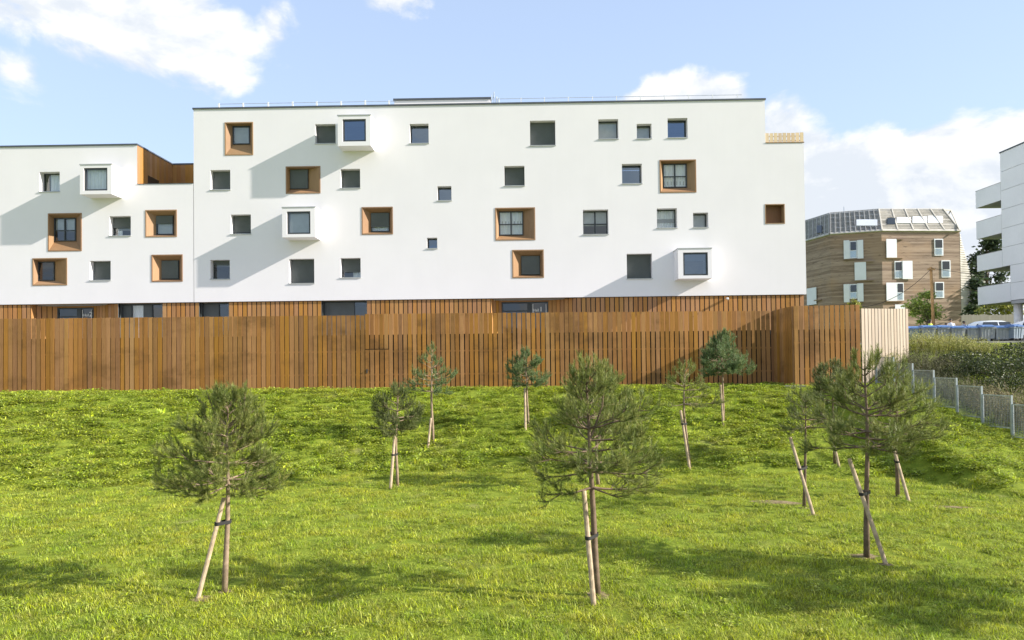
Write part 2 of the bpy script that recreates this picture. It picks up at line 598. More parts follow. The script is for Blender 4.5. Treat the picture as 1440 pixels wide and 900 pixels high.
# ------------------------------------------------------------------ white apartment buildings
YW = 43.0
ZT = sum(hy(x, y, YW).z for x, y in ((273, 153.8), (560, 150.2), (820, 144.5), (1075, 139.8))) / 4
ZB = sum(hy(x, y, YW).z for x, y in ((140, 426.5), (260, 425), (560, 421.5), (820, 417), (1133, 414.5))) / 5
ZG = 5.0
XJ = hy(272.3, 300, YW).x
XR = hy(1132.2, 310, YW).x
XN = hy(1076, 170, YW).x
ZN = hy(1100, 201, YW).z
WZT = sum(hy(x, y, YW).z for x, y in ((2, 207), (193, 204.5))) / 2
WXN = hy(193, 230, YW).x
WZN = hy(230, 258.8, YW).z
WXL = -42.0


def rect(a, y=YW):
    x0, y0, x1, y1 = a
    p = [hy(x0, y0, y), hy(x1, y0, y), hy(x0, y1, y), hy(x1, y1, y)]
    return ((p[0].x + p[2].x) / 2, (p[1].x + p[3].x) / 2, (p[2].z + p[3].z) / 2, (p[0].z + p[1].z) / 2)


def holed_wall(x0, x1, z0, z1, holes, notches, y, depth):
    """front face with rectangular openings, each opening with its four reveals"""
    mb = MB()
    allh = holes + notches
    xs = sorted({x0, x1, *[h[0] for h in allh], *[h[1] for h in allh]})
    zs = sorted({z0, z1, *[h[2] for h in allh], *[h[3] for h in allh]})
    xs = [x for x in xs if x0 - 1e-6 <= x <= x1 + 1e-6]
    zs = [z for z in zs if z0 - 1e-6 <= z <= z1 + 1e-6]
    idx = {}

    def vid(x, z):
        k = (x, z)
        if k not in idx:
            idx[k] = len(mb.v)
            mb.v.append(Vector((x, y, z)))
        return idx[k]
    for j in range(len(zs) - 1):
        for i in range(len(xs) - 1):
            cx, cz = (xs[i] + xs[i + 1]) / 2, (zs[j] + zs[j + 1]) / 2
            if any(h[0] < cx < h[1] and h[2] < cz < h[3] for h in allh):
                continue
            mb.f.append((vid(xs[i], zs[j]), vid(xs[i + 1], zs[j]), vid(xs[i + 1], zs[j + 1]), vid(xs[i], zs[j + 1])))
    for a, b, c, d in holes:
        e = y + depth
        mb.quad((a, y, c), (a, y, d), (a, e, d), (a, e, c))
        mb.quad((b, y, d), (b, y, c), (b, e, c), (b, e, d))
        mb.quad((a, y, d), (b, y, d), (b, e, d), (a, e, d))
        mb.quad((b, y, c), (a, y, c), (a, e, c), (b, e, c))
    return mb


def win_frame(x0, x1, z0, z1, y, t=0.06, cross=False, d=0.07):
    mb = MB()
    mb.box(x0, x0 + t, y - d / 2, y + d / 2, z0, z1)
    mb.box(x1 - t, x1, y - d / 2, y + d / 2, z0, z1)
    mb.box(x0 + t, x1 - t, y - d / 2, y + d / 2, z0, z0 + t)
    mb.box(x0 + t, x1 - t, y - d / 2, y + d / 2, z1 - t, z1)
    if cross:
        xm, zm = (x0 + x1) / 2, z0 + (z1 - z0) * 0.46
        mb.box(xm - t * .7, xm + t * .7, y - d / 2 - .01, y + d / 2 + .01, z0 + t, z1 - t)
        mb.box(x0 + t, xm - t * .7, y - d / 2, y + d / 2, zm - t / 2, zm + t / 2)
        mb.box(xm + t * .7, x1 - t, y - d / 2, y + d / 2, zm - t / 2, zm + t / 2)
    return mb


def shutter_mesh(x0, x1, z0, z1, y):
    mb = MB()
    n = max(3, int((z1 - z0) / 0.055))
    b = len(mb.v)
    for i in range(n):
        za, zb_ = z0 + .05 + (z1 - z0 - .05) * i / n, z0 + .05 + (z1 - z0 - .05) * (i + 1) / n
        zm = za + (zb_ - za) * 0.8
        mb.quad((x0, y, za), (x1, y, za), (x1, y - .009, zm), (x0, y - .009, zm))
        mb.quad((x0, y - .009, zm), (x1, y - .009, zm), (x1, y, zb_), (x0, y, zb_))
    mb.box(x0, x1, y - .025, y + .01, z0, z0 + .05)
    return mb


def curtain_mesh(x0, x1, z0, z1, y, amp=0.035):
    mb = MB()
    n = max(8, int((x1 - x0) / 0.035))
    ph = random.random() * 6
    for i in range(n + 1):
        x = x0 + (x1 - x0) * i / n
        yy = y + amp * math.sin(i * 1.15 + ph + 0.8 * math.sin(i * .31))
        mb.v += [Vector((x, yy, z0)), Vector((x, yy * 1.0, z1))]
    for i in range(n):
        mb.f.append((2 * i, 2 * i + 2, 2 * i + 3, 2 * i + 1))
    return mb


def window(B, parent, x0, x1, z0, z1, y, sh=0.0, cross=False, curtain=None, glass='glass', blind=None):
    fr = B.part('window', win_frame(x0, x1, z0, z1, y, cross=cross).vf, M['dark_metal'], parent)
    sub = parent if parent else fr

    def p(n, mb, mt, **k):
        return B.part(n, mb.vf, mt, sub, **k)
    p('pane', MB().quad((x0 + .03, y + .012, z0 + .03), (x1 - .03, y + .012, z0 + .03), (x1 - .03, y + .012, z1 - .03), (x0 + .03, y + .012, z1 - .03)), M[glass])
    if sh > 0:
        p('roller_shutter', shutter_mesh(x0 + .02, x1 - .02, z1 - (z1 - z0) * sh, z1 - .004, y - .075), M['shutter'])
    if curtain:
        a, b = curtain
        p('curtain', curtain_mesh(x0 + (x1 - x0) * a, x0 + (x1 - x0) * b, z0 + .03, z1 - .03, y + .16), M['curtain'], smooth=True)
    if blind:
        p('blind', MB().box(x0 + .05, x1 - .05, y + .10, y + .115, z1 - (z1 - z0) * blind, z1 - .05), M['blind'])
    return fr


def sill(B, fr, x0, x1, z0, y0, y1):
    B.part('sill', MB().box(x0 - .03, x1 + .03, y0 - .05, y1, z0 - .035, z0 + .012).vf, M['sill'], fr)


def niche(B, outer, inner, **kw):
    """splayed wooden reveal: outer rectangle on the wall, window set off-centre and deep"""
    yo, yi = YW - 0.012, YW + 0.42
    o = rect(outer, YW)
    i = rect(inner, yi)
    t = 0.07
    s = B.part('wooden_surround', MB().box(o[0], o[0] + t, yo - .01, YW + .03, o[2], o[3]).box(o[1] - t, o[1], yo - .01, YW + .03, o[2], o[3])
               .box(o[0] + t, o[1] - t, yo - .012, YW + .03, o[3] - t, o[3]).box(o[0] + t, o[1] - t, yo - .012, YW + .03, o[2], o[2] + t).vf, M['niche'])
    a, b, c, d = o[0] + t, o[1] - t, o[2] + t, o[3] - t
    e, f_, gg_, h = i
    e, f_ = max(e, a + .02), min(f_, b - .02)
    gg_, h = max(gg_, c + .02), min(h, d - .02)
    th = 0.03

    def board(p):
        q = [Vector(x) for x in p]
        n = (q[1] - q[0]).cross(q[2] - q[0]).normalized() * th
        return MB().hexa([q[0], q[1], q[1] - n, q[0] - n, q[3], q[2], q[2] - n, q[3] - n]).vf
    B.part('reveal_board', board([(a, yo, c), (e, yi, gg_), (e, yi, h), (a, yo, d)]), M['niche'], s)
    B.part('reveal_board', board([(f_, yi, gg_), (b, yo, c), (b, yo, d), (f_, yi, h)]), M['niche'], s)
    B.part('reveal_board', board([(a, yo, d), (e, yi, h), (f_, yi, h), (b, yo, d)]), M['niche'], s)
    B.part('reveal_board', board([(a, yo, c), (b, yo, c), (f_, yi, gg_), (e, yi, gg_)]), M['niche'], s)
    return window(B, None, e, f_, gg_, h, yi - .035, **kw)


def bay(B, front, win, glass='glass', curtain=None, blind=None):
    yf = 41.88
    x0, x1, z0, z1 = rect(front, yf)
    a, b, c, d = rect(win, yf)
    mb = holed_wall(x0, x1, z0, z1, [(a, b, c, d)], [], yf, 0.14)
    y1 = YW + 0.02
    mb.quad((x0, y1, z0), (x0, yf, z0), (x0, yf, z1), (x0, y1, z1))
    mb.quad((x1, yf, z0), (x1, y1, z0), (x1, y1, z1), (x1, yf, z1))
    mb.quad((x0, yf, z1), (x1, yf, z1), (x1, y1, z1), (x0, y1, z1))
    mb.quad((x0, y1, z0), (x1, y1, z0), (x1, yf, z0), (x0, yf, z0))
    bx = B.part('bay_window', mb.vf, M['render'])
    B.part('bay_capping', MB().box(x0 - .03, x1 + .03, yf - .03, YW, z1, z1 + .05).vf, M['sill'], bx)
    B.part('frame', win_frame(a, b, c, d, yf + .10, t=.10).vf, M['dark_metal'], bx)
    B.part('pane', MB().quad((a + .08, yf + .11, c + .08), (b - .08, yf + .11, c + .08), (b - .08, yf + .11, d - .08), (a + .08, yf + .11, d - .08)).vf, M[glass], bx)
    # room inside: back and sides so that the glass looks into a space
    if curtain:
        B.part('curtain', curtain_mesh(a + (b - a) * curtain[0], a + (b - a) * curtain[1], c + .05, d - .05, yf + .3).vf, M['curtain'], bx, smooth=True)
    if blind:
        B.part('blind', MB().box(a + .1, b - .1, yf + .22, yf + .24, d - (d - c) * blind, d - .02).vf, M['blind'], bx)
    B.part('seat_board', MB().box(x0 + .05, x1 - .05, yf + .3, YW + .5, c - .06, c - .02).vf, M['curtain'], bx)
    return bx, (x0, x1, z0, z1)


PLANK = unit_box('cladding_plank', M['clad'])
FPLANK = unit_box('plank', M['fence'])
NPLANK = unit_box('balustrade_plank', M['new_pine'])
PPLANK = unit_box('sunlit_plank', M['sunlit_wood'])


def clad_run(B, xa, xb, y, z0=ZG + .02, z1=None, pitch=0.297, wd=0.235):
    z1 = z1 if z1 else ZB - .03
    n = max(1, round((xb - xa) / pitch))
    for i in range(n):
        x = xa + (i + .5) * (xb - xa) / n
        B.piece('cladding_plank', PLANK, (x, y + random.uniform(-.004, .004), z0), ((xb - xa) / n * wd / pitch, .03, z1 - z0), (0, 0, 0))


def clad_line(B, p, q, z0, z1, pitch=0.29, wd=0.25, mesh=None):
    """planks along a slanting plan line from p to q"""
    p, q = Vector(p), Vector(q)
    L = (q - p).length
    n = max(1, round(L / pitch))
    ang = math.atan2(q.y - p.y, q.x - p.x)
    for i in range(n):
        c = p.lerp(q, (i + .5) / n)
        B.piece('cladding_plank', mesh or PLANK, (c.x, c.y, z0), (L / n * wd / pitch, .03, z1 - z0), (0, 0, ang))


def xw(px, py=430, y=YW):
    return hy(px, py, y).x


# ---- tall building
TB = Thing('apartment_building', ((XJ + XR) / 2, YW + 7, ZG), 'taller white rendered apartment block with scattered square windows and roof railing', 'building')
plain = [  # rect px, shutter, options
    ((295.9, 238.9, 323.8, 266.8), 1, {}), ((324.5, 301.6, 352.8, 329.1), .88, {}), ((295.9, 365.4, 323.1, 392.5), .22, dict(blind=None)),
    ((443.3, 174.4, 471.9, 201.9), 1, {}), ((478.9, 237.4, 506.4, 264.6), 1, {}), ((406.7, 363.9, 441.9, 398.4), .95, {}),
    ((478.9, 362.8, 507.1, 390.3), .7, dict(curtain=(.5, 1))), ((576.3, 174, 602.7, 201.6), 0, dict(glass='glass_skyblue')),
    ((745.5, 169.5, 781, 204.6), 1, {}), ((709.3, 233.3, 737.6, 261.3), 1, {}), ((615.2, 261.7, 634.8, 282), 0, dict(glass='glass_skyblue')),
    ((600.5, 334.2, 614.8, 349.3), 0, dict(glass='glass_skyblue')), ((820, 294.8, 855.5, 329.6), 0, dict(cross=True, blind=.6)),
    ((841.5, 167.6, 869.5, 195.5), 0, dict(blind=.98)), ((895.5, 174, 916.3, 194.8), 0, dict(blind=.98)),
    ((938.9, 166.1, 966.9, 193.6), 0, dict(glass='glass_skyblue')), ((874.7, 230.3, 902.7, 258.2), 0, dict(glass='glass_skyblue')),
    ((923.8, 292.9, 952.2, 320.5), 0, dict(curtain=(0, 1))), ((974.8, 299, 996, 319.7), 0, dict(blind=.95)), ((881.5, 356.7, 917, 391.9), .97, {})]
niches = [((316.1, 171.8, 356.1, 218.4), (327.8, 177.7, 351.7, 203.3), dict(blind=.95)), ((401.9, 233.8, 450.7, 272.3), (408.5, 238.9, 433.8, 265.7), dict(sh=1)),
          ((508.6, 291, 552.6, 329.8), (522.2, 299.8, 547.8, 326.2), dict(sh=.75, curtain=(0, 1))), ((696.4, 291.9, 752.7, 338), (701.7, 297.6, 735.7, 331.2), dict(cross=True, curtain=(0, 1))),
          ((720.2, 351.2, 764.8, 390.9), (733.1, 360.3, 759.1, 386.7), dict(sh=.97)), ((927.6, 224.6, 979, 271), (932.1, 230.6, 965.4, 264.2), dict(cross=True, curtain=(0, 1)))]
bays = [((474.9, 162.3, 521.4, 205.0), (481.8, 167.4, 514.5, 198.9), dict(glass='glass_skyblue')), ((396.8, 291.7, 443.3, 333.6), (403.4, 297.2, 436.4, 329.1), dict(blind=.93)),
        ((953.6, 349.6, 1001.4, 391.6), (960.8, 354.9, 995.6, 387.3), dict(glass='glass_skyblue', blind=.35))]
holes = []
pl = []
for r_, sh_, kw in plain:
    q = rect(r_)
    holes.append(q)
    pl.append((q, sh_, kw))
for o_, i_, kw in niches:
    holes.append(tuple(v for v in rect(o_)))
bayq = []
for f_, w_, kw in bays:
    q = rect(f_, 41.88)
    holes.append((q[0] + .12, q[1] - .12, q[2] + .12, q[3] - .12))
lg = rect((1075.8, 286.9, 1103.6, 314.8))
holes.append(lg)
TB.part('wall', holed_wall(XJ + .012, XR, ZB, ZT, holes, [(XN, XR, ZN, ZT)], YW, 0.55).vf, M['render'])
for q, sh_, kw in pl:
    k = dict(kw)
    fr = window(TB, None, q[0] + .003, q[1] - .003, q[2] + .014, q[3] - .003, YW + .46, sh=sh_, **k)
    sill(TB, fr, q[0], q[1], q[2], YW, YW + .42)
for o_, i_, kw in niches:
    niche(TB, o_, i_, **kw)
for f_, w_, kw in bays:
    bay(TB, f_, w_, **kw)
# small wood-lined loggia opening near the right edge
t = .05
lo = TB.part('loggia_surround', MB().box(lg[0], lg[0] + t, YW - .02, YW + .9, lg[2], lg[3]).box(lg[1] - t, lg[1], YW - .02, YW + .9, lg[2], lg[3])
             .box(lg[0] + t, lg[1] - t, YW - .022, YW + .9, lg[3] - t, lg[3]).box(lg[0] + t, lg[1] - t, YW - .022, YW + .9, lg[2], lg[2] + t).vf, M['niche'])
TB.part('loggia_lining', MB().hexa([(lg[0] + t, YW + .25, lg[2] + t), (lg[1] - t, YW + .45, lg[2] + t), (lg[1] - t, YW + .5, lg[2] + t), (lg[0] + t, YW + .3, lg[2] + t),
                                    (lg[0] + t, YW + .25, lg[3] - t), (lg[1] - t, YW + .45, lg[3] - t), (lg[1] - t, YW + .5, lg[3] - t), (lg[0] + t, YW + .3, lg[3] - t)]).vf, M['dark_wood'], lo)
# shell: sides, back, roof, inner partition
D = 14.0
TB.part('side_wall', MB().box(XR - .35, XR - .002, YW + .56, YW + D, ZG, ZN - .3).box(XJ + .35, XJ + .6, YW + .56, YW + D, ZG, ZT - .25)
        .box(XN - .3, XN - .002, YW + .005, YW + D, ZN - .3, ZT - .02).vf, M['render'])
TB.part('side_facing', MB().box(XR - .3, XR - .003, YW + .004, YW + .56, ZB + .003, ZN - .3).vf, M['render'])
TB.part('rear_wall', MB().box(XJ + .6, XR - .35, YW + D - .3, YW + D, ZG, ZT - .6).vf, M['render'])
TB.part('roof', MB().box(XJ + .6, XN - .3, YW + .56, YW + D - .3, ZT - .55, ZT - .3).box(XN - .3, XR - .36, YW + .56, YW + D - .3, ZN - .6, ZN - .35).vf, M['concrete'])
TB.part('partition', MB().box(XJ + .62, XR - .36, YW + 3.6, YW + 3.7, ZG + .02, ZN - .65).vf, M['interior'])
fl = MB()
for k in range(5):
    z = ZB + .05 + k * (ZT - ZB - .3) / 5
    fl.box(XJ + .62, XR - .37, YW + .57, YW + 3.59, z - .12, z + .12)
TB.part('floor_slab', fl.vf, M['interior'])
TB.part('roof_edge', MB().box(XJ - .04, XN + .06, YW - .05, YW + .4, ZT, ZT + .10).vf, M['coping'])
TB.part('terrace_edge', MB().box(XN + .003, XR + .03, YW - .03, YW + .4, ZN, ZN + .05).vf, M['niche'])
for i in range(9):
    x = XN + .12 + i * (XR - XN - .22) / 8
    TB.piece('balustrade_plank', NPLANK, (x, YW + .05, ZN + .05), (.215, .03, hy(1100, 186.5, YW).z - ZN - .05 + random.uniform(-.015, .015)))
TB.part('balustrade_rail', MB().box(XN + .01, XR, YW + .07, YW + .12, ZN + .15, ZN + .2).box(XN + .01, XR, YW + .07, YW + .12, ZN + .42, ZN + .47).vf, M['new_pine'])
# roof railing
yr = YW + .9
zr = hy(430, 143, yr).z
for px in (307.7, 341.8, 377, 411.4, 445.2, 479.6, 513.5, 547):
    x = hy(px, 148, yr).x
    TB.part('railing_post', MB().box(x - .05, x + .05, yr - .03, yr + .03, ZT - .3, zr + random.uniform(-.02, .02)).vf, M['white_metal'])
for px in (732.7, 765.6, 799.2, 833, 867, 900.5, 934.4, 968.4, 1002, 1037):
    x = hy(px, 140, yr).x
    TB.part('railing_post', MB().box(x - .03, x + .03, yr - .02, yr + .02, ZT - .3, zr + .02).vf, M['white_metal'])
xa, xb = hy(307.7, 148, yr).x, hy(547, 148, yr).x
xc, xd_ = hy(700, 140, yr).x, hy(1043, 140, yr).x
TB.part('railing_wire', MB().tube([(xa, yr, zr - .06), (xb + .5, yr, zr - .06)], .02, 5).tube([(xc, yr, zr - .03), (xd_, yr, zr - .03)], .02, 5).vf, M['galv'])
yp = YW + 3.0
ph = rect((554.4, 140.5, 689.4, 160), yp)
pt = TB.part('penthouse', MB().box(ph[0], ph[1], yp, yp + 4, ZT - .3, ph[3]).vf, M['render'])
TB.part('penthouse_capping', MB().box(ph[0] - .06, ph[1] + .06, yp - .06, yp + 4.06, ph[3], ph[3] + .13).vf, M['coping'], pt)
ya = YW + 2.5
ar = MB()
for px, y0, r_ in ((691, 133, .025), (694.5, 129, .03), (698, 136, .05), (701, 138, .05)):
    p = hy(px, y0, ya)
    ar.tube([(p.x, ya, ZT - .3), (p.x, ya, p.z)], r_, 6)
p = hy(694.5, 132, ya)
ar.tube([(p.x - .25, ya, p.z - .7), (p.x + .05, ya, p.z)], .02, 5)
TB.part('aerial', ar.vf, M['galv'], kind='stuff')
cm = hy(1023, 419.5, YW - .15)
TB.part('security_camera', MB().box(cm.x - .06, cm.x + .06, YW - .2, YW + .05, cm.z - .05, cm.z + .05).tube([(cm.x, YW - .2, cm.z - .02), (cm.x, YW - .32, cm.z - .08)], .05, 8).vf, M['lamp'])

# ---- low wing on the left
WB = Thing('apartment_building', ((WXL + XJ) / 2, YW + 7, ZG), 'lower white apartment wing at left with a wood-lined roof terrace cut into its corner', 'building')
wplain = [((55.4, 241.6, 84, 269.6), 0, dict(curtain=(.25, 1))), ((154, 303.8, 183.9, 331.5), .55, dict(curtain=(.1, .35))), ((126.6, 366.7, 155.6, 394), .97, {})]
wniche = [((67.5, 299.8, 115.1, 353.3), (76.8, 306.9, 107.3, 339.3), dict(cross=True, blind=.5)), ((45.7, 362.9, 94.6, 401.5), (54.4, 368.2, 77.2, 394.7), dict(glass='door_glass')),
          ((204.4, 295.1, 248.9, 333.4), (220.3, 303.8, 244.5, 330.3), dict(sh=.42, blind=.98)), ((213.1, 358, 257, 396.2), (228, 366.7, 252.3, 393.1), dict(sh=.95))]
wbay = [((112.4, 231.6, 157, 273.0), (117.6, 236, 150.9, 268), dict(curtain=(0, 1)))]
holes = []
pl = []
for r_, sh_, kw in wplain:
    q = rect(r_)
    holes.append(q)
    pl.append((q, sh_, kw))
for o_, i_, kw in wniche:
    holes.append(rect(o_))
for f_, w_, kw in wbay:
    q = rect(f_, 41.88)
    holes.append((q[0] + .12, q[1] - .12, q[2] + .12, q[3] - .12))
WB.part('wall', holed_wall(WXL, XJ - .012, ZB, WZT, holes, [(WXN, XJ, WZN, WZT)], YW, .55).vf, M['render'])
for q, sh_, kw in pl:
    fr = window(WB, None, q[0] + .003, q[1] - .003, q[2] + .014, q[3] - .003, YW + .46, sh=sh_, **kw)
    sill(WB, fr, q[0], q[1], q[2], YW, YW + .42)
for o_, i_, kw in wniche:
    niche(WB, o_, i_, **kw)
for f_, w_, kw in wbay:
    bay(WB, f_, w_, **kw)
TD = 4.4
WB.part('rear_wall', MB().box(WXL, XJ - .02, YW + D - .3, YW + D, ZG, WZT - .6).vf, M['render'])
WB.part('side_wall', MB().box(XJ - .3, XJ - .025, YW + .56, YW + D - .31, ZG, WZN - .35).vf, M['render'])
WB.part('roof', MB().box(WXL, WXN - .2, YW + .56, YW + D - .3, WZT - .5, WZT - .25).box(WXN - .2, XJ - .02, YW + TD + .2, YW + D - .3, WZT - .5, WZT - .25)
        .box(WXN + .03, XJ - .02, YW + .03, YW + TD, WZN - .3, WZN - .05).vf, M['concrete'])
WB.part('partition', MB().box(WXL, XJ - .31, YW + 3.6, YW + 3.7, ZG + .02, WZN - .35).vf, M['interior'])
fl = MB()
for k in range(4):
    z = ZB + .05 + k * (ZT - ZB - .3) / 5
    fl.box(WXL, XJ - .32, YW + .57, YW + 3.59, z - .12, z + .12)
WB.part('floor_slab', fl.vf, M['interior'])
# terrace cut: timber-lined walls
WB.part('terrace_wall', MB().box(WXN - .2, WXN - .035, YW + .004, YW + TD + .2, WZN - .3, WZT - .003).box(WXN - .035, XJ - .02, YW + TD + .035, YW + TD + .2, WZN - .3, WZT - .003).vf, M['bitumen'])
pz0, pz1 = WZN - .04, WZT - .005
n = 15
for i in range(n):
    y = YW + .01 + (i + .5) * TD / n
    WB.piece('cladding_plank', PLANK, (WXN - .015, y, pz0), (TD / n - .006, .03, pz1 - pz0), (0, 0, math.pi / 2))
n = 12
wd = XJ - .02 - WXN
for i in range(n):
    WB.piece('cladding_plank', PLANK, (WXN + (i + .5) * wd / n, YW + TD + .018, pz0), (wd / n - .006, .03, pz1 - pz0))
p0, p1 = hx(208, 252, WXN), hx(223.5, 252, WXN)
za = hx(208, 246.5, WXN).z
WB.part('terrace_window', MB().box(WXN - .01, WXN + .012, p0.y, p1.y, WZN, za).vf, M['car_glass'])
WB.part('roof_edge', MB().box(WXL, WXN + .03, YW - .05, YW + .3, WZT, WZT + .10).box(WXN - .22, WXN + .03, YW + .3, YW + TD + .22, WZT, WZT + .10)
        .box(WXN + .03, XJ - .02, YW + TD - .02, YW + TD + .22, WZT, WZT + .10).vf, M['coping'])
WB.part('terrace_edge', MB().box(WXN + .003, XJ - .02, YW - .03, YW + .25, WZN, WZN + .035).vf, M['coping'])

# ---- ground floor band of both (timber cladding, recessed entrances, shop-like windows)
zc1 = ZB - .012
zb0 = ZG + .02


def base_band(B, xa, xb, openings):
    """dark backing and planks between openings; openings = [(x0,x1)]"""
    y = YW + .10
    xs = [xa]
    for a, b in openings:
        xs += [a, b]
    xs.append(xb)
    for i in range(0, len(xs), 2):
        if xs[i + 1] - xs[i] > .05:
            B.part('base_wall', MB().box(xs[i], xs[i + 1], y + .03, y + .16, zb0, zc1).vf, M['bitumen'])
            clad_run(B, xs[i], xs[i + 1], y)
    B.part('soffit', MB().box(xa, xb, YW + .012, YW + 1.4, ZB - .001, ZB + .04).vf, M['niche'])


def entrance(B, x0, x1, xl, d0, d1, number, tpx, yd=YW + 1.15):
    yv = YW + .10
    B.part('entrance_jamb', MB().hexa([(x0, yv, zb0), (x0 + .03, yv - .02, zb0), (xl, YW + .52, zb0), (xl - .05, YW + .55, zb0), (x0, yv, zc1), (x0 + .03, yv - .02, zc1), (xl, YW + .52, zc1), (xl - .05, YW + .55, zc1)]).vf, M['clad'])
    clad_line(B, (xl, YW + .53, 0), (d0, yd, 0), zb0, zc1 - .03)
    clad_line(B, (d1, yd, 0), (x1, yv, 0), zb0, zc1 - .03)
    B.part('entrance_wall', MB().hexa([(xl - .1, YW + .60, zb0), (d0, yd + .05, zb0), (d0, yd + .2, zb0), (xl - .1, YW + .8, zb0), (xl - .1, YW + .60, zc1), (d0, yd + .05, zc1), (d0, yd + .2, zc1), (xl - .1, YW + .8, zc1)])
           .hexa([(d1, yd + .05, zb0), (x1, yv + .05, zb0), (x1, yv + .2, zb0), (d1, yd + .2, zb0), (d1, yd + .05, zc1), (x1, yv + .05, zc1), (x1, yv + .2, zc1), (d1, yd + .2, zc1)]).vf, M['bitumen'])
    xm = d0 + (d1 - d0) * .58
    dt = zc1 - .15
    B.part('lintel', MB().box(d0, d1, yd - .02, yd + .1, dt, zc1).vf, M['clad'])
    dr = B.part('entrance_door', win_frame(d0, xm, zb0, dt, yd, t=.09).box(xm, xm + .14, yd - .04, yd + .04, zb0, dt).box(d0 + .09, xm - .09, yd - .03, yd + .03, dt - .62, dt - .55).vf, M['dark_metal'])
    B.part('pane', MB().quad((d0, yd + .02, zb0), (d1, yd + .02, zb0), (d1, yd + .02, dt), (d0, yd + .02, dt)).vf, M['door_glass'], dr)
    B.part('side_frame', win_frame(xm + .14, d1, zb0, dt, yd, t=.07).vf, M['dark_metal'], dr)
    # lettering on the side light
    for s_, size, lx, ly in (('Hall', .25, *tpx[0]), (number, .43, *tpx[1])):
        cu = bpy.data.curves.new('lettering', 'FONT')
        cu.body = s_
        cu.size = size
        cu.extrude = .004
        tmp = bpy.data.objects.new('lettering_tmp', cu)
        me = bpy.data.meshes.new_from_object(tmp)
        bpy.data.objects.remove(tmp)
        me.materials.append(M['letter'])
        o = bpy.data.objects.new('lettering', me)
        COL.objects.link(o)
        o.parent = dr
        o.rotation_euler = (math.pi / 2, 0, 0)
        o.location = hy(lx, ly, yd - .045) - B.loc
    B.part('door_stripe', MB().box(xm + .26, xm + .29, yd - .03, yd - .022, zb0, dt - .15).box(d1 - .16, d1 - .13, yd - .03, yd - .022, zb0, dt - .15).vf, M['letter'], dr)
    return dr


def base_window(B, x0, x1, parts):
    y = YW + .55
    fr = B.part('ground_floor_window', win_frame(x0, x1, zb0 + .4, zc1 - .03, y, t=.07).box(x0, x1, y - .035, y + .035, zb0, zb0 + .4).vf, M['dark_metal'])
    B.part('reveal', MB().box(x0 - .02, x0, YW + .08, y, zb0, zc1).box(x1, x1 + .02, YW + .08, y, zb0, zc1).vf, M['shutter'], fr)
    for a, b, kind in parts:
        xa, xb = x0 + .07 + (x1 - x0 - .14) * a, x0 + .07 + (x1 - x0 - .14) * b
        if kind == 'glass' or kind == 'curtain':
            B.part('pane', MB().quad((xa, y + .01, zb0 + .4), (xb, y + .01, zb0 + .4), (xb, y + .01, zc1 - .1), (xa, y + .01, zc1 - .1)).vf, M['glass'], fr)
            if kind == 'curtain':
                B.part('curtain', curtain_mesh(xa, xb, zb0 + .4, zc1 - .1, y + .15).vf, M['curtain'], fr, smooth=True)
        else:
            B.part('roller_shutter', shutter_mesh(xa + .01, xb - .01, zb0 + .4, zc1 - .1, y - .05).vf, M['shutter'], fr)
        B.part('mullion', MB().box(xb - .03, xb + .03, y - .045, y + .045, zb0 + .4, zc1 - .1).vf, M['dark_metal'], fr)


e2 = (xw(42), xw(163.5), xw(50.5, 440, YW + .5), xw(81, 440, YW + 1.15), xw(132, 440, YW + 1.15))
w1 = (xw(165.5), xw(227))
w2 = (xw(279.5), xw(320.5))
w3 = (xw(452), xw(515))
e1 = (xw(690), xw(811), xw(693, 430, YW + .5), xw(705.5, 435, YW + 1.15), xw(771, 435, YW + 1.15))
base_band(WB, WXL, XJ - .012, [(e2[0], e2[1]), w1])
entrance(WB, *e2, '2', ((117, 445), (125.3, 445)))
base_window(WB, *w1, [(0, .2, 'sh'), (.2, .5, 'curtain'), (.5, .7, 'sh'), (.7, 1, 'glass')])
base_band(TB, XJ + .012, XR - .1, [w2, w3, (e1[0], e1[1])])
entrance(TB, *e1, '1', ((749.3, 438), (758.5, 438)))
base_window(TB, *w2, [(0, .58, 'sh'), (.58, 1, 'glass')])
base_window(TB, *w3, [(0, .1, 'sh'), (.1, .7, 'sh'), (.7, 1, 'glass')])

# ------------------------------------------------------------------ podium and timber fence
XC = hy(1088, 490, YF).x                    # inner corner
cn = hy(1117.5, 542, 32.75)                 # near corner of the projecting part
XP = cn.x
YP = 32.75
XE = hy(1210.5, 490, YP).x                  # right end of the projecting part
ang_end = hy(1277.5, 470, 36.3)
struct('podium', MB().box(-60, XC + .2, YF + .16, YW + 1.5, -1, ZG).vf, M['paving'])
rw = Thing('retaining_wall', (-10, YF + .2, 2), 'dark retaining wall showing through the gaps of the timber fence', 'wall')
zpar = hy(600, 470, YF + .13).z
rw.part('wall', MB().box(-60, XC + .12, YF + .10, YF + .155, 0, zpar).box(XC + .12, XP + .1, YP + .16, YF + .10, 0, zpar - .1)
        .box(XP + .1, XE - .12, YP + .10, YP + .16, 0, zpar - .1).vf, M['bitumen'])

FE = Thing('timber_fence', (-8, YF, gz(-8, YF)), 'long brown vertical plank fence running along the top of the grass bank', 'fence')


def zline(px0, py0, px1, py1, y):
    a, b = hy(px0, py0, y), hy(px1, py1, y)
    return lambda x: a.z + (b.z - a.z) * (x - a.x) / (b.x - a.x)


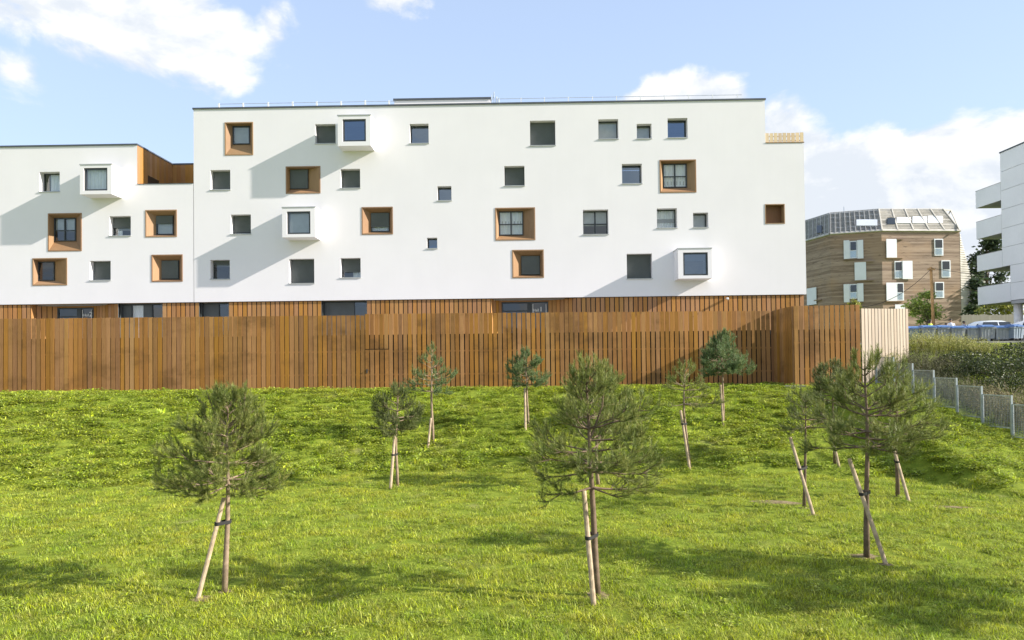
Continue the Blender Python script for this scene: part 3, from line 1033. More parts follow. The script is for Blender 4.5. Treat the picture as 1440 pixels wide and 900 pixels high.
topL = zline(0, 448.5, 513, 443.3, YF)
topR = zline(514, 441.5, 1090, 437.0, YF)
XD0, XD1 = hy(513.3, 520, YF).x, hy(547.5, 520, YF).x
zdoor = hy(530, 491.5, YF).z
x = -28.9
while x < XC - .1:
    left = x < XD0 - .02
    pitch = .247
    wd = .217 if left else .198
    if left and x > -12:
        wd = .208
    c = x + pitch / 2
    zt = (topL if c < XD0 else topR)(c) + random.uniform(-.012, .012)
    zb_ = gz(c, YF) + .04
    rot = (0, random.uniform(-.003, .003), random.uniform(-.03, .03))
    if XD0 < c < XD1:
        FE.piece('plank', FPLANK, (c, YF, zdoor + .03), (wd, .028, zt - zdoor - .03), rot)
    else:
        FE.piece('plank', FPLANK, (c, YF + random.uniform(-.006, .006), zb_), (wd * random.uniform(.96, 1.02), .028, zt - zb_), rot)
    x += pitch
rl = MB()
for z in (1.9, 3.1, 4.25):
    rl.hexa([(-28.9, YF + .018, topL(-27) - z - .04), (XC, YF + .018, topR(XC) - z - .04), (XC, YF + .07, topR(XC) - z - .04), (-28.9, YF + .07, topL(-27) - z - .04),
             (-28.9, YF + .018, topL(-27) - z + .04), (XC, YF + .018, topR(XC) - z + .04), (XC, YF + .07, topR(XC) - z + .04), (-28.9, YF + .07, topL(-27) - z + .04)])
FE.part('rail', rl.vf, M['fence'], kind='stuff')
# gate in the fence
zg0 = gz((XD0 + XD1) / 2, YF)
gt = FE.part('gate', MB().box(XD0, XD1, YF + .02, YF + .05, zdoor - .1, zdoor).box(XD0, XD1, YF + .02, YF + .05, zg0 + .3, zg0 + .4).vf, M['fence'])
n = 5
for i in range(n):
    c = XD0 + (i + .5) * (XD1 - XD0) / n
    FE.piece('plank', FPLANK, (c, YF - .006, zg0 + .05), (.2, .028, zdoor - zg0 - .06), parent=gt)
hp = hy(516, 522, YF - .03)
FE.part('handle', MB().box(hp.x - .03, hp.x + .03, YF - .035, YF - .018, hp.z - .11, hp.z + .1).tube([(hp.x, YF - .04, hp.z + .05), (hp.x, YF - .08, hp.z + .05), (hp.x + .13, YF - .08, hp.z + .05)], .012, 6).vf, M['dark_metal'], gt)

FP = Thing('timber_fence', (XP, YP, gz(XP, YP)), 'projecting brown plank fence bay at the right end with its shaded side return', 'fence')
L = YF - .03 - YP
n = 12
rtop = lambda y: hx(1117.5, 430.5, XP).z
ztp = hy(1117.5, 430.3, YP).z
ztp2 = hy(1210, 428.5, YP).z
for i in range(n):                           # side return, planks face left
    y = YP + .03 + (i + .5) * L / n
    f_ = (y - YP) / L
    xx = XP + .015 + (XC - XP) * f_
    z0 = gz(xx, y) + .04
    FP.piece('plank', FPLANK, (xx, y, z0), (L / n * .86, .028, ztp - .02 * f_ - z0 + random.uniform(-.01, .01)), (0, 0, math.pi / 2 - math.atan2(XC - XP, L)))
n = 13
for i in range(n):
    c = XP + (i + .5) * (XE - XP) / n
    z0 = gz(c, YP) + .04
    zt = ztp + (ztp2 - ztp) * (i + .5) / n
    FP.piece('plank', FPLANK, (c, YP, z0), ((XE - XP) / n * .80, .028, zt - z0 + random.uniform(-.01, .01)), (0, 0, random.uniform(-.03, .03)))
rl = MB()
for z in (1.75, 3.0, 3.9):
    rl.box(XP + .02, XE, YP + .018, YP + .06, ztp - z - .04, ztp - z + .04)
FP.part('rail', rl.vf, M['fence'], kind='stuff')
FA = Thing('timber_fence', (XE, YP, gz(XE, YP)), 'plank fence given a pale sunlit tone, running back to the street at right', 'fence')
p, q = Vector((XE + .05, YP + .03, 0)), Vector((ang_end.x, ang_end.y, 0))
n = 15
z_a, z_b = hy(1212, 433.8, YP).z, hy(1276, 434.3, 36.3).z
ang = math.atan2(q.y - p.y, q.x - p.x)
for i in range(n):
    c = p.lerp(q, (i + .5) / n)
    z0 = gz(c.x, c.y) - .1
    FA.piece('plank', PPLANK, (c.x, c.y, z0), ((q - p).length / n * .80, .028, z_a + (z_b - z_a) * (i + .5) / n - z0), (0, 0, ang))
nrm = Vector((-(q - p).y, (q - p).x, 0)).normalized()
FA.part('rail', MB().bar(p + nrm * .018 + Vector((0, 0, 5.6)), q + nrm * .018 + Vector((0, 0, 5.6)), .08, .05, nrm).bar(p + nrm * .018 + Vector((0, 0, 4.2)), q + nrm * .018 + Vector((0, 0, 4.2)), .08, .05, nrm).vf, M['sunlit_wood'], kind='stuff')
ft = Thing('footing_slab', (XP, YP - .2, gz(XP, YP - .2)), 'small concrete slab at the foot of the fence corner', 'slab')
ft.part('slab', MB().box(XP - .55, XP + .35, YP - .45, YP - .03, gz(XP, YP) - .3, gz(XP, YP) + .07).vf, M['concrete'])

# ------------------------------------------------------------------ grass: instanced tufts
PROT = bpy.data.collections.new('tuft_kinds')


def tuft(name, mt, nblade, rad, hmin, hmax, wid, lean, seed, leafy=False):
    rs = random.Random(seed)
    v, f = [], []
    for i in range(nblade):
        a = rs.random() * 6.283
        r = rad * math.sqrt(rs.random())
        x, y = r * math.cos(a), r * math.sin(a)
        d = rs.random() * 6.283
        h = rs.uniform(hmin, hmax)
        ln = rs.uniform(*lean) * h
        dx, dy = math.cos(d), math.sin(d)
        wx, wy = -dy * wid / 2, dx * wid / 2
        if rs.random() < .5:
            t = rs.uniform(-.8, .8)
            wx, wy = wx * math.cos(t) - wy * math.sin(t), wx * math.sin(t) + wy * math.cos(t)
        b = len(v)
        if not leafy:
            v += [(x - wx, y - wy, -.01), (x + wx, y + wy, -.01), (x + dx * ln * .4 + wx * .8, y + dy * ln * .4 + wy * .8, h * .6), (x + dx * ln * .4 - wx * .8, y + dy * ln * .4 - wy * .8, h * .6), (x + dx * ln, y + dy * ln, h)]
            f += [(b, b + 1, b + 2, b + 3), (b + 3, b + 2, b + 4)]
        else:
            l = rs.uniform(.8, 1.3) * wid * 1.7
            tl = rs.uniform(-.3, .8)
            c = (x + dx * ln, y + dy * ln, h)
            v += [c, (c[0] + dx * l * .5 + wx, c[1] + dy * l * .5 + wy, h + l * .5 * tl + .004), (c[0] + dx * l, c[1] + dy * l, h + l * tl * .7), (c[0] + dx * l * .5 - wx, c[1] + dy * l * .5 - wy, h + l * .5 * tl)]
            f += [(b, b + 1, b + 2, b + 3)]
    me = bpy.data.meshes.new(name)
    me.from_pydata(v, [], f)
    me.update()
    me.materials.append(mt)
    o = bpy.data.objects.new(name, me)
    PROT.objects.link(o)


# (names are sorted alphabetically by the collection node)
tuft('tuft_a', M['grass'], 130, .22, .016, .048, .009, (.8, 2.6), 1)
tuft('tuft_b', M['grass'], 130, .22, .014, .040, .009, (.9, 3.0), 2)
tuft('tuft_c', M['grass'], 64, .21, .035, .11, .0095, (.3, 1.3), 3)
tuft('tuft_d', M['weed'], 60, .20, .02, .10, .036, (.2, .9), 4, True)
tuft('tuft_e', M['weed'], 44, .17, .03, .14, .045, (.2, .8), 5, True)
tuft('tuft_f', M['weed'], 16, .10, .05, .16, .034, (.5, 1.1), 6, False)


def vnoise(x, y, s, seed):
    rs = np.random.RandomState(seed)
    gsz = 128
    gr = rs.rand(gsz, gsz)
    x, y = x / s + 50.3, y / s + 50.7
    xi, yi = np.floor(x).astype(int), np.floor(y).astype(int)
    fx, fy = x - xi, y - yi
    fx, fy = fx * fx * (3 - 2 * fx), fy * fy * (3 - 2 * fy)
    A = lambda i, j: gr[(xi + i) % gsz, (yi + j) % gsz]
    return (A(0, 0) * (1 - fx) + A(1, 0) * fx) * (1 - fy) + (A(0, 1) * (1 - fx) + A(1, 1) * fx) * fy


SOIL = [(*hg(1090, 707)[:2], .75, .35), (*hg(1212, 783)[:2], .35, .25), (*hg(842, 838)[:2], .3, .2), (*hg(1335, 714)[:2], .6, .25), (*hg(283, 843)[:2], .2, .15)] + [(*hg(*q)[:2],   .15, .11) for q in ((316, 833), (559, 684), (609, 624), (743, 600), (1131, 715), (1263, 699), (1246, 795), (970, 657), (1144, 725))]


def soil_mat(gg):
    p = gpos(gg)
    b = gg.noise(p, 7.0, 6, .65)
    return pbr(gg, gg.mix(gg.ss(b, .3, .7), (0.13, 0.10, 0.05), (0.29, 0.235, 0.13)), .95, 0, .1, bump=b, bstr=.6, bdist=.04)


M['soil'] = mat('bare_soil', soil_mat)


def soil_patches():
    rs = random.Random(4)
    for x, y, rx, ry in SOIL:
        mb = MB()
        n = 18
        ring = []
        for ri in (1.0, .55):
            for i in range(n):
                a = 6.28318 * i / n
                k = ri * rs.uniform(.45, 1.15)
                px, py = x + math.cos(a) * rx * k, y + math.sin(a) * ry * k
                mb.v.append(Vector((px, py, gz(px, py) + float(rough_np(px, py)) + (.004 if ri == 1.0 else .022))))
        mb.v.append(Vector((x, y, gz(x, y) + float(rough_np(x, y)) + .03)))
        for i in range(n):
            j = (i + 1) % n
            mb.f.append((i, j, n + j, n + i))
            mb.f.append((n + i, n + j, 2 * n))
        struct('bare_soil', mb.vf, M['soil'], True)


soil_patches()


def mesh_line_x(y):
    return np.interp(y, [15, 23.2, 24.5, 27, 28.2, 30.8, 33], [19.6, 18.2, 17.95, 17.55, 17.4, 17.15, 17.0])


def scatter():
    rs = np.random.RandomState(3)
    P, I, S, Rt = [], [], [], []

    def zone(y0, y1, dens, smul):
        wmax = .80 * y1 + 3
        n = int((y1 - y0) * 2 * wmax * dens)
        x = rs.uniform(-wmax, wmax, n)
        y = rs.uniform(y0, y1, n)
        keep = (np.abs(x) < .80 * y + 2.5) & ((x < mesh_line_x(y) + .4) | (y < 17)) & (y < YF - .02) & ~((x > XC - .1) & (y > YP - .02))
        x, y = x[keep], y[keep]
        yb = np.interp(x, BX, BY)
        bank = (y > yb - .2 + .5 * (vnoise(x, y, .8, 5) - .5)) & (y < 34.2)
        w1_ = vnoise(x, y, 1.1, 1)
        w2_ = vnoise(x, y, .45, 2)
        w3_ = vnoise(x, y, 3.5, 9)
        u = rs.rand(len(x))
        k = np.ones(len(x), bool)
        for sx_, sy_, rx, ry in SOIL:
            k &= ((x - sx_) / rx) ** 2 + ((y - sy_) / ry) ** 2 > rs.uniform(.15, 1.2, len(x))
        bald = bank & (w1_ * .6 + w2_ * .4 > .70) & (u < .75)
        bald |= bank & (w3_ > .72) & (u < .35)
        k &= ~bald
        idx = rs.randint(0, 3, len(x))
        weedy = np.where(bank, .74, .11 + .16 * (w1_ > .62)) + .25 * (w2_ - .5)
        weedy = np.where(~bank & (y < 13), weedy * .55, weedy)
        isw = rs.rand(len(x)) < weedy
        idx = np.where(isw, 3 + rs.choice(3, len(x), p=[.52, .33, .15]), idx)
        s = rs.uniform(.75, 1.3, len(x)) * smul * np.where(bank, 1.02 * (.7 + .6 * w1_), .90 * (.92 + .16 * w1_))
        s = np.where(~bank & (idx > 2), s * .62, s)
        x, y, idx, s = x[k], y[k], idx[k], s[k]
        z = ground_np(x, y) + rough_np(x, y) - .005
        P.append(np.stack([x, y, z], 1))
        I.append(idx)
        S.append(s)
        r = np.zeros((len(x), 3))
        r[:, 2] = rs.uniform(0, 6.283, len(x))
        r[:, 0] = rs.normal(0, .08, len(x))
        Rt.append(r)
    zone(7.5, 10.5, 40, .94)
    zone(10.5, 12, 40, .98)
    zone(12, 17, 30, .98)
    zone(17, 24, 22, 1.05)
    zone(24, 35.4, 21, 1.1)
    P, I, S, Rt = map(np.concatenate, (P, I, S, Rt))
    me = bpy.data.meshes.new('grass')
    me.vertices.add(len(P))
    me.vertices.foreach_set('co', P.astype(np.float32).ravel())
    a = me.attributes.new('kind_index', 'INT', 'POINT')
    a.data.foreach_set('value', I.astype(np.int32))
    a = me.attributes.new('size', 'FLOAT', 'POINT')
    a.data.foreach_set('value', S.astype(np.float32))
    a = me.attributes.new('turn', 'FLOAT_VECTOR', 'POINT')
    a.data.foreach_set('vector', Rt.astype(np.float32).ravel())
    me.update()
    o = bpy.data.objects.new('grass', me)
    COL.objects.link(o)
    o['kind'] = 'stuff'
    ng = bpy.data.node_groups.new('grass_tufts', 'GeometryNodeTree')
    ng.interface.new_socket('Geometry', in_out='INPUT', socket_type='NodeSocketGeometry')
    ng.interface.new_socket('Geometry', in_out='OUTPUT', socket_type='NodeSocketGeometry')
    q = G(ng)
    gi = q.n('NodeGroupInput')
    go = q.n('NodeGroupOutput')
    ci = q.n('GeometryNodeCollectionInfo', {'Collection': PROT, 'Separate Children': True, 'Reset Children': True})
    n_i = q.n('GeometryNodeInputNamedAttribute', {'Name': 'kind_index'}, data_type='INT')
    n_s = q.n('GeometryNodeInputNamedAttribute', {'Name': 'size'}, data_type='FLOAT')
    n_r = q.n('GeometryNodeInputNamedAttribute', {'Name': 'turn'}, data_type='FLOAT_VECTOR')
    ip = q.n('GeometryNodeInstanceOnPoints')
    L_ = ng.links
    L_.new(gi.outputs[0], ip.inputs['Points'])
    L_.new(ci.outputs[0], ip.inputs['Instance'])
    ip.inputs['Pick Instance'].default_value = True
    L_.new(n_i.outputs[0], ip.inputs['Instance Index'])
    L_.new(n_s.outputs[0], ip.inputs['Scale'])
    L_.new(n_r.outputs[0], ip.inputs['Rotation'])
    L_.new(ip.outputs[0], go.inputs[0])
    md = o.modifiers.new('tufts', 'NODES')
    md.node_group = ng
    print('tufts', len(P))


scatter()

# ------------------------------------------------------------------ pines


def needles(v, f, p, axis, ln, count, nl, nw, rs, spread=1.0):
    """needle tufts along a shoot from p in direction axis"""
    axis = axis.normalized()
    u = axis.orthogonal().normalized()
    w_ = axis.cross(u)
    for i in range(count):
        t = rs.random()
        a = rs.random() * 6.283
        rad = u * math.cos(a) + w_ * math.sin(a)
        k = spread * (1.15 - .65 * t) * rs.uniform(.6, 1.2)
        d = (axis + rad * k).normalized()
        b = p + axis * (ln * t)
        l = nl * rs.uniform(.7, 1.15)
        s = d.cross(rad if rs.random() < .5 else axis).normalized() * (nw / 2)
        n0 = len(v)
        v += [b - s, b + s, b + d * l]
        f.append((n0, n0 + 1, n0 + 2))


def pine(name, base_px, trunk_px, top_px, xl, xr, yb, matn, dens, label, seed, bark='bark', leaders=1, group='young pines planted on the lawn and bank', rise=.55, extra_top=None, base=None, h_m=None, rad_m=None, shoot=1.0):
    rs = random.Random(seed)
    base = base or hg(*base_px)
    d0 = base.y
    S = (hy(721, 500, d0) - hy(720, 500, d0)).x     # metres per pixel
    if base_px:
        top = hy(top_px[0], top_px[1], d0)
        crown_z = hy(trunk_px[0], yb, d0).z
        tk = hy(trunk_px[0], trunk_px[1], d0)
        cxm = ((xl + xr) / 2 - top_px[0]) * S
        rad = (xr - xl) / 2 * S
    T = Thing(name, base, label, 'tree', group)
    # trunk
    pts = []
    for t in (0, .15, .35, .55, .75, .9, 1.0):
        z = base.z + (top.z - base.z) * t
        zk = (tk.z - base.z) / (top.z - base.z)
        if t < zk:
            k = t / zk
            x = base.x + (tk.x - base.x) * k
        else:
            k = (t - zk) / (1 - zk)
            x = tk.x + (top.x - tk.x) * k
        pts.append(Vector((x + rs.uniform(-.015, .015), d0 + rs.uniform(-.02, .02), z)))
    H = top.z - base.z
    r0 = .013 * H + .012
    tb = MB()
    pts[0].z -= .08
    tb.tube(pts, [r0, r0 * .9, r0 * .75, r0 * .6, r0 * .42, r0 * .25, r0 * .1], 8)

    def at(z):
        for a, b in zip(pts, pts[1:]):
            if a.z <= z <= b.z:
                return a.lerp(b, (z - a.z) / max(1e-6, b.z - a.z))
        return pts[-1].copy()
    v, f = [], []
    nl, nw = .10, .0062
    if d0 > 20:
        nl, nw = .11, .0085
    dn = 1.0 if d0 < 16 else .7
    ch = top.z - crown_z

    def shoot_at(p, d, ln):
        needles(v, f, p, d, ln, max(8, int(ln * 300 * dn)), nl, nw, rs)

    def limb(p, d, L, lev, rad0):
        t_h = min(1, max(0, (p.z - crown_z) / max(ch, .1)))
        n = 5
        path = [p.copy()]
        dd = d.copy()
        for i in range(n):
            dd = (dd + Vector((rs.uniform(-.13, .13), rs.uniform(-.13, .13), rs.uniform(-.06, .09) + ((.06 + .14 * t_h) * rise * 1.4 if i >= n - 2 else 0)))).normalized()
            path.append(path[-1] + dd * (L / n))
        tb.tube(path, [rad0 * .8 * (1 - .85 * i / n) for i in range(n + 1)], 4, cap=False)
        # needles on the outer part, and a candle at the tip
        for i in range((3 if rs.random() < .7 else 2) if lev == 0 else (2 if lev == 1 else 1), n):
            shoot_at(path[i], path[i + 1] - path[i], (path[i + 1] - path[i]).length)
        shoot_at(path[-1], dd + Vector((0, 0, rs.uniform(.1, .7))), rs.uniform(.08, .16) * shoot)
        if lev < 2 and rs.random() < .35 + .4 * t_h:
            shoot_at(path[-1], Vector((rs.uniform(-.2, .2), rs.uniform(-.2, .2), 1)), rs.uniform(.12, .24))
        if lev < 2 and L > .22:
            k = max(2, int((7.5 if lev == 0 else 3.0) * dens * (L / .8) ** .6))
            for j in range(k):
                t = rs.uniform(.30, .98) if lev == 0 else rs.uniform(.25, .9)
                ii = min(n - 1, int(t * n))
                q = path[ii].lerp(path[ii + 1], t * n - ii)
                ax = (path[ii + 1] - path[ii]).normalized()
                side = ax.orthogonal().normalized()
                side = Matrix.Rotation(rs.random() * 6.283, 3, ax) @ side
                side.z = side.z * .45 + .03
                nd = (ax * .8 + side * rs.uniform(.6, 1.0) + Vector((0, 0, .06))).normalized()
                limb(q, nd, L * rs.uniform(.34, .55) * (1.1 - .45 * t), lev + 1, rad0 * .45)
    nwh = max(5, int(ch / .19 * (.7 + .3 * dens)))
    for wv in range(nwh):
        t = (wv + rs.uniform(.0, .7)) / nwh
        z = crown_z + ch * t * .96 + .02
        prof = (min(1, .70 + 1.7 * t) * (1 - max(0, t - .16) / .90) ** .78)
        nb = 5 if t < .75 else 4
        a0 = rs.random() * 6.283
        for b in range(nb):
            if rs.random() > .45 + .42 * dens:
                continue
            a = a0 + b * 6.283 / nb + rs.uniform(-.35, .35)
            ca, sa = math.cos(a), math.sin(a)
            L = rad * prof * rs.uniform(.55, 1.25)
            asym = 1 + (cxm / max(rad, .01)) * ca * .9
            L = max(.10, L * asym)
            elev = R(-9) + R(60) * t ** 1.15 + rs.uniform(-.16, .16)
            d = Vector((ca * math.cos(elev), sa * math.cos(elev), math.sin(elev)))
            limb(at(z), d, L, 0, r0 * .42 * (1 - .6 * t) + .004)
    # leaders with candles
    for k in range(leaders):
        off = Vector(((k - (leaders - 1) / 2) * .0, 0, 0))
        shoot_at(pts[-2] + off, pts[-1] - pts[-2], (pts[-1] - pts[-2]).length)
        shoot_at(pts[-1] + off, Vector((0, 0, 1)), .10)
    if extra_top:
        for ex, ey, zy in extra_top:                 # additional upright leaders
            e = hy(ex, ey, d0)
            s = at(hy(ex, zy, d0).z)
            mid = Vector((e.x * .8 + s.x * .2, d0 + .1, s.z + (e.z - s.z) * .45))
            pth = [s, mid, e]
            tb.tube(pth, [r0 * .35, r0 * .25, r0 * .1], 5, cap=False)
            shoot_at(mid, e - mid, (e - mid).length)
            shoot_at(e - Vector((0, 0, .12)), Vector((0, 0, 1)), .2)
            for q in range(7):
                t = rs.uniform(.25, .9)
                pp = s.lerp(mid, t * 2) if t < .5 else mid.lerp(e, t * 2 - 1)
                a = rs.random() * 6.283
                limb(pp, Vector((math.cos(a), math.sin(a), .6)).normalized(), rs.uniform(.2, .42) * (1.2 - t), 1, r0 * .12)
    T.part('trunk', tb.vf, M[bark], smooth=True)
    T.part('crown', (v, f), M[matn], label=None)
    T.ntri = len(f)
    T.rad0 = r0
    T.at = at
    print(name, seed, 'tris', len(f), 'H', round(H, 2), 'r', round(rad, 2), 'y', round(d0, 1))
    return T


def stake(label, foot_px, head_px, tree, tie_py=None, r=.038, dy=-.09):
    b = hg(*foot_px)
    yt = tree.loc.y + dy
    h = hy(head_px[0], head_px[1], yt)
    T = Thing('wooden_stake', b, label, 'stake', 'wooden stakes propping the young pines')
    d = (h - b).normalized()
    T.part('pole', MB().tube([b - d * .15, b + (h - b) * .5, h], [r * 1.04, r, r * .97], 10).vf, M['stake'], smooth=False)
    if tie_py:
        k = 0
        best = None
        for i in range(101):
            p = b.lerp(h, i / 100)
            # row of this point in the photograph
            q = p - CAM
            row = PV - F * q.dot(UP) / q.dot(_fw)
            if best is None or abs(row - tie_py) < best[0]:
                best = (abs(row - tie_py), p)
        p = best[1]
        tr = tree.at(p.z)
        u = (tr - p)
        u.z = 0
        ln = u.length
        u = u / max(ln, 1e-4)
        n = Vector((-u.y, u.x, 0))
        ring = []
        rr = r + .008
        for a in range(-4, 5):
            an = math.pi + a * math.pi / 8
            ring.append(p + u * (math.cos(an) * rr) + n * (math.sin(an) * rr))
        for a in range(-4, 5):
            an = a * math.pi / 8
            ring.append(tr + u * (math.cos(an) * (tree.rad0 + .01)) + n * (math.sin(an) * (tree.rad0 + .01)))
        mb = MB()
        m = len(ring)
        for dz in (-.03, .03):
            mb.v += [q + Vector((0, 0, dz)) for q in ring]
        for i in range(m):
            j = (i + 1) % m
            mb.f.append((i, j, m + j, m + i))
        T.part('tie', mb.vf, M['rubber'])
    return T


t1 = pine('pine_tree', (316, 833), (322, 692), (320, 556), 236, 394, 692, 'needle', 1.3, 'broad bushy pine alone at the left front of the lawn', 47, 'bark_pale', extra_top=[(291, 552, 600), (345, 549, 600)])
stake('thick stake leaning right against the left front pine', (278, 843), (315, 700), t1, 737)
t2 = pine('pine_tree', (559, 684), (557, 612), (560, 546), 523, 597, 606, 'needle_dark', 1.1, 'small dense round pine at the foot of the bank left of centre', 12, 'bark_pale')
stake('thin pale stake beside the small round pine left of centre', (549, 688), (555, 612), t2, 640, .045)
t3 = pine('pine_tree', (609, 624), (607, 562), (607, 488), 570, 640, 556, 'needle_blue', .62, 'open bluish pine with upswept branches on the bank near the fence gate', 13, 'bark_pale', rise=1.0)
stake('thin stake beside the open bluish pine near the fence gate', (602, 630), (606, 588), t3, None, .045)
t4 = pine('pine_tree', (743, 600), (741, 550), (738, 493), 712, 766, 545, 'needle_blue', 1.25, 'compact little pine on the bank below the middle of the fence', 14, 'bark_pale')
stake('thin stake beside the compact little pine below mid fence', (739, 606), (738, 546), t4, None, .045)
t12 = pine('pine_tree', (841, 682), (838, 640), (850, 512), 800, 900, 612, 'needle', .9, 'pine half hidden directly behind the large centre front pine', 22, 'bark_pale')
t5 = pine('pine_tree', (839, 838), (829, 645), (824, 508), 750, 922, 690, 'needle', .92, 'largest pine, open crowned with two leaders, at the centre front', 15, 'bark', extra_top=[(852, 512, 620)])
stake('tall stake standing in front of the centre front pine trunk', (835, 852), (821, 690), t5, 757, .042, -.12)
t6 = pine('pine_tree', (970, 657), (962, 578), (963, 517), 928, 1012, 574, 'needle', .55, 'thin sparse pine with flat branches low on the bank right of centre', 16, 'bark_pale')
stake('leaning stake carrying the thin sparse pine right of centre', (970, 662), (957, 577), t6, 596, .045)
t7 = pine('pine_tree', (1017, 596), (1016, 532), (1014, 473), 976, 1052, 527, 'needle_blue', 1.35, 'dense round pine high on the bank against the shaded fence corner', 17, 'bark_pale')
stake('thin stake beside the dense pine against the fence corner', (1017, 599), (1013, 541), t7, None, .045)
t8 = pine('pine_tree', (1131, 715), (1133, 610), (1133, 556), 1091, 1172, 608, 'needle_dark', 1.0, 'small flat-topped dark pine left of the large right-hand pine', 18, 'bark')
stake('slanting stake under the flat-topped dark pine', (1144, 725), (1111, 615), t8, 660, .042)
t9 = pine('pine_tree', (1174, 652), (1171, 570), (1172, 513), 1128, 1205, 565, 'needle_dark', 1.15, 'dark rounded pine behind the left side of the large right-hand pine', 19, 'bark')
stake('slanting stake under the dark rounded pine at back right', (1180, 657), (1167, 600), t9, None, .045)
t11 = pine('pine_tree', (1263, 699), (1260, 620), (1262, 512), 1222, 1316, 615, 'needle', .8, 'tall thin pine behind the right side of the large right-hand pine', 21, 'bark')
stake('slanting stake right of all others near the mesh fence', (1278, 705), (1254, 622), t11, 650, .042)
t10 = pine('pine_tree', (1218, 785), (1220, 640), (1216, 503), 1150, 1308, 640, 'needle', .88, 'large wide-crowned pine at the right front with bare crossed stake', 20, 'bark', extra_top=[(1262, 530, 600)], rise=.8)
stake('thick stake crossing the trunk of the large right front pine', (1246, 795), (1194, 645), t10, 695, .04)
# two more of the row stand just beyond the right edge; their shadows lie across the lawn
t13 = pine('pine_tree', (1600, 826), (1602, 668), (1604, 505), 1500, 1700, 668, 'needle', 1.2, 'pine just beyond the right edge of the lawn, its shadow crossing the grass', 31, 'bark')
t14 = pine('pine_tree', (1790, 880), (1792, 700), (1794, 520), 1690, 1900, 700, 'needle', 1.2, 'pine far beyond the right edge, its shadow falling in the corner', 32, 'bark')

# ------------------------------------------------------------------ stepped mesh fence at right
MF = Thing('mesh_fence', (17.4, 28, gz(17.4, 28)), 'stepped galvanised mesh panel fence descending the bank at right', 'fence')
posts = [(1231, 497, 547), (1256, 502, 553), (1282.8, 510.8, 562), (1312.5, 520.3, 571), (1344.6, 531.3, 585), (1380, 543, 600), (1422, 556, 615), (1472, 571, 634)]
depths = [32.1, 30.8, 29.5, 28.2, 27.0, 25.7, 24.5, 23.2]
pp = []
for (px, y0, y1), Y in zip(posts, depths):
    a, b = hy(px, y0, Y), hy(px, y1, Y)
    x = a.x
    pp.append((x, Y, b.z - .1, a.z))
    MF.part('post', MB().box(x - .032, x + .032, Y - .032, Y + .032, gz(x, Y) - .3, a.z).vf, M['galv'])
for (x0, Y0, b0, t0), (x1, Y1, b1, t1_) in zip(pp, pp[1:]):
    p, q = Vector((x0, Y0, 0)), Vector((x1, Y1, 0))
    d = (q - p).normalized()
    a, b = p + d * .05, q - d * .05
    zt, zb_ = t1_ - .03, t1_ - 1.17
    nn = Vector((-d.y, d.x, 0))
    mb = MB()
    for z in (zt, zb_):
        mb.bar(a + Vector((0, 0, z)), b + Vector((0, 0, z)), .04, .03, nn)
    for e_ in (a, b):
        mb.bar(e_ + Vector((0, 0, zb_ - .02)), e_ + Vector((0, 0, zt + .02)), .03, .028, nn)
    fr = MF.part('panel_frame', mb.vf, M['galv'])
    wr = MB()
    L = (b - a).length
    n = int(L / .062)
    for i in range(1, n):
        c = a + d * (L * i / n)
        wr.bar(c + Vector((0, 0, zb_ + .02)), c + Vector((0, 0, zt - .02)), .009, .009, nn)
    n = int((zt - zb_) / .062)
    for i in range(1, n):
        z = zb_ + (zt - zb_) * i / n
        wr.bar(a + Vector((0, 0, z)) + nn * .009, b + Vector((0, 0, z)) + nn * .009, .009, .009, nn)
    MF.part('wire_mesh', wr.vf, M['mesh_wire'], fr, kind='stuff')

# ------------------------------------------------------------------ shrubs and weeds on the slope


def leaf_cloud(center, rad, n, size, rs, flat=.5, shape='ell', up=0.0):
    v, f = [], []
    cx, cy, cz = center
    cl = [(rs.gauss(0, .45), rs.gauss(0, .45), rs.uniform(-.2, 1)) for _ in range(max(5, n // 60))]
    for i in range(n):
        c = rs.choice(cl)
        x = c[0] + rs.gauss(0, .20)
        y = c[1] + rs.gauss(0, .20)
        z = c[2] + rs.gauss(0, .17)
        r = math.sqrt(x * x + y * y + max(0, z) ** 2)
        if r > 1.05:
            x, y, z = x / r * 1.0, y / r * 1.0, z / r
        p = Vector((cx + x * rad[0], cy + y * rad[1], cz + max(-.05, z) * rad[2]))
        a = Vector((rs.gauss(0, 1), rs.gauss(0, 1), rs.gauss(0, flat) + up)).normalized()
        b = a.orthogonal().normalized()
        b = Matrix.Rotation(rs.random() * 6.28, 3, a) @ b
        s = size * rs.uniform(.6, 1.3)
        k = len(v)
        v += [p, p + a * s * .5 + b * s * .28, p + a * s, p + a * s * .5 - b * s * .28]
        f.append((k, k + 1, k + 2, k + 3))
    return v, f


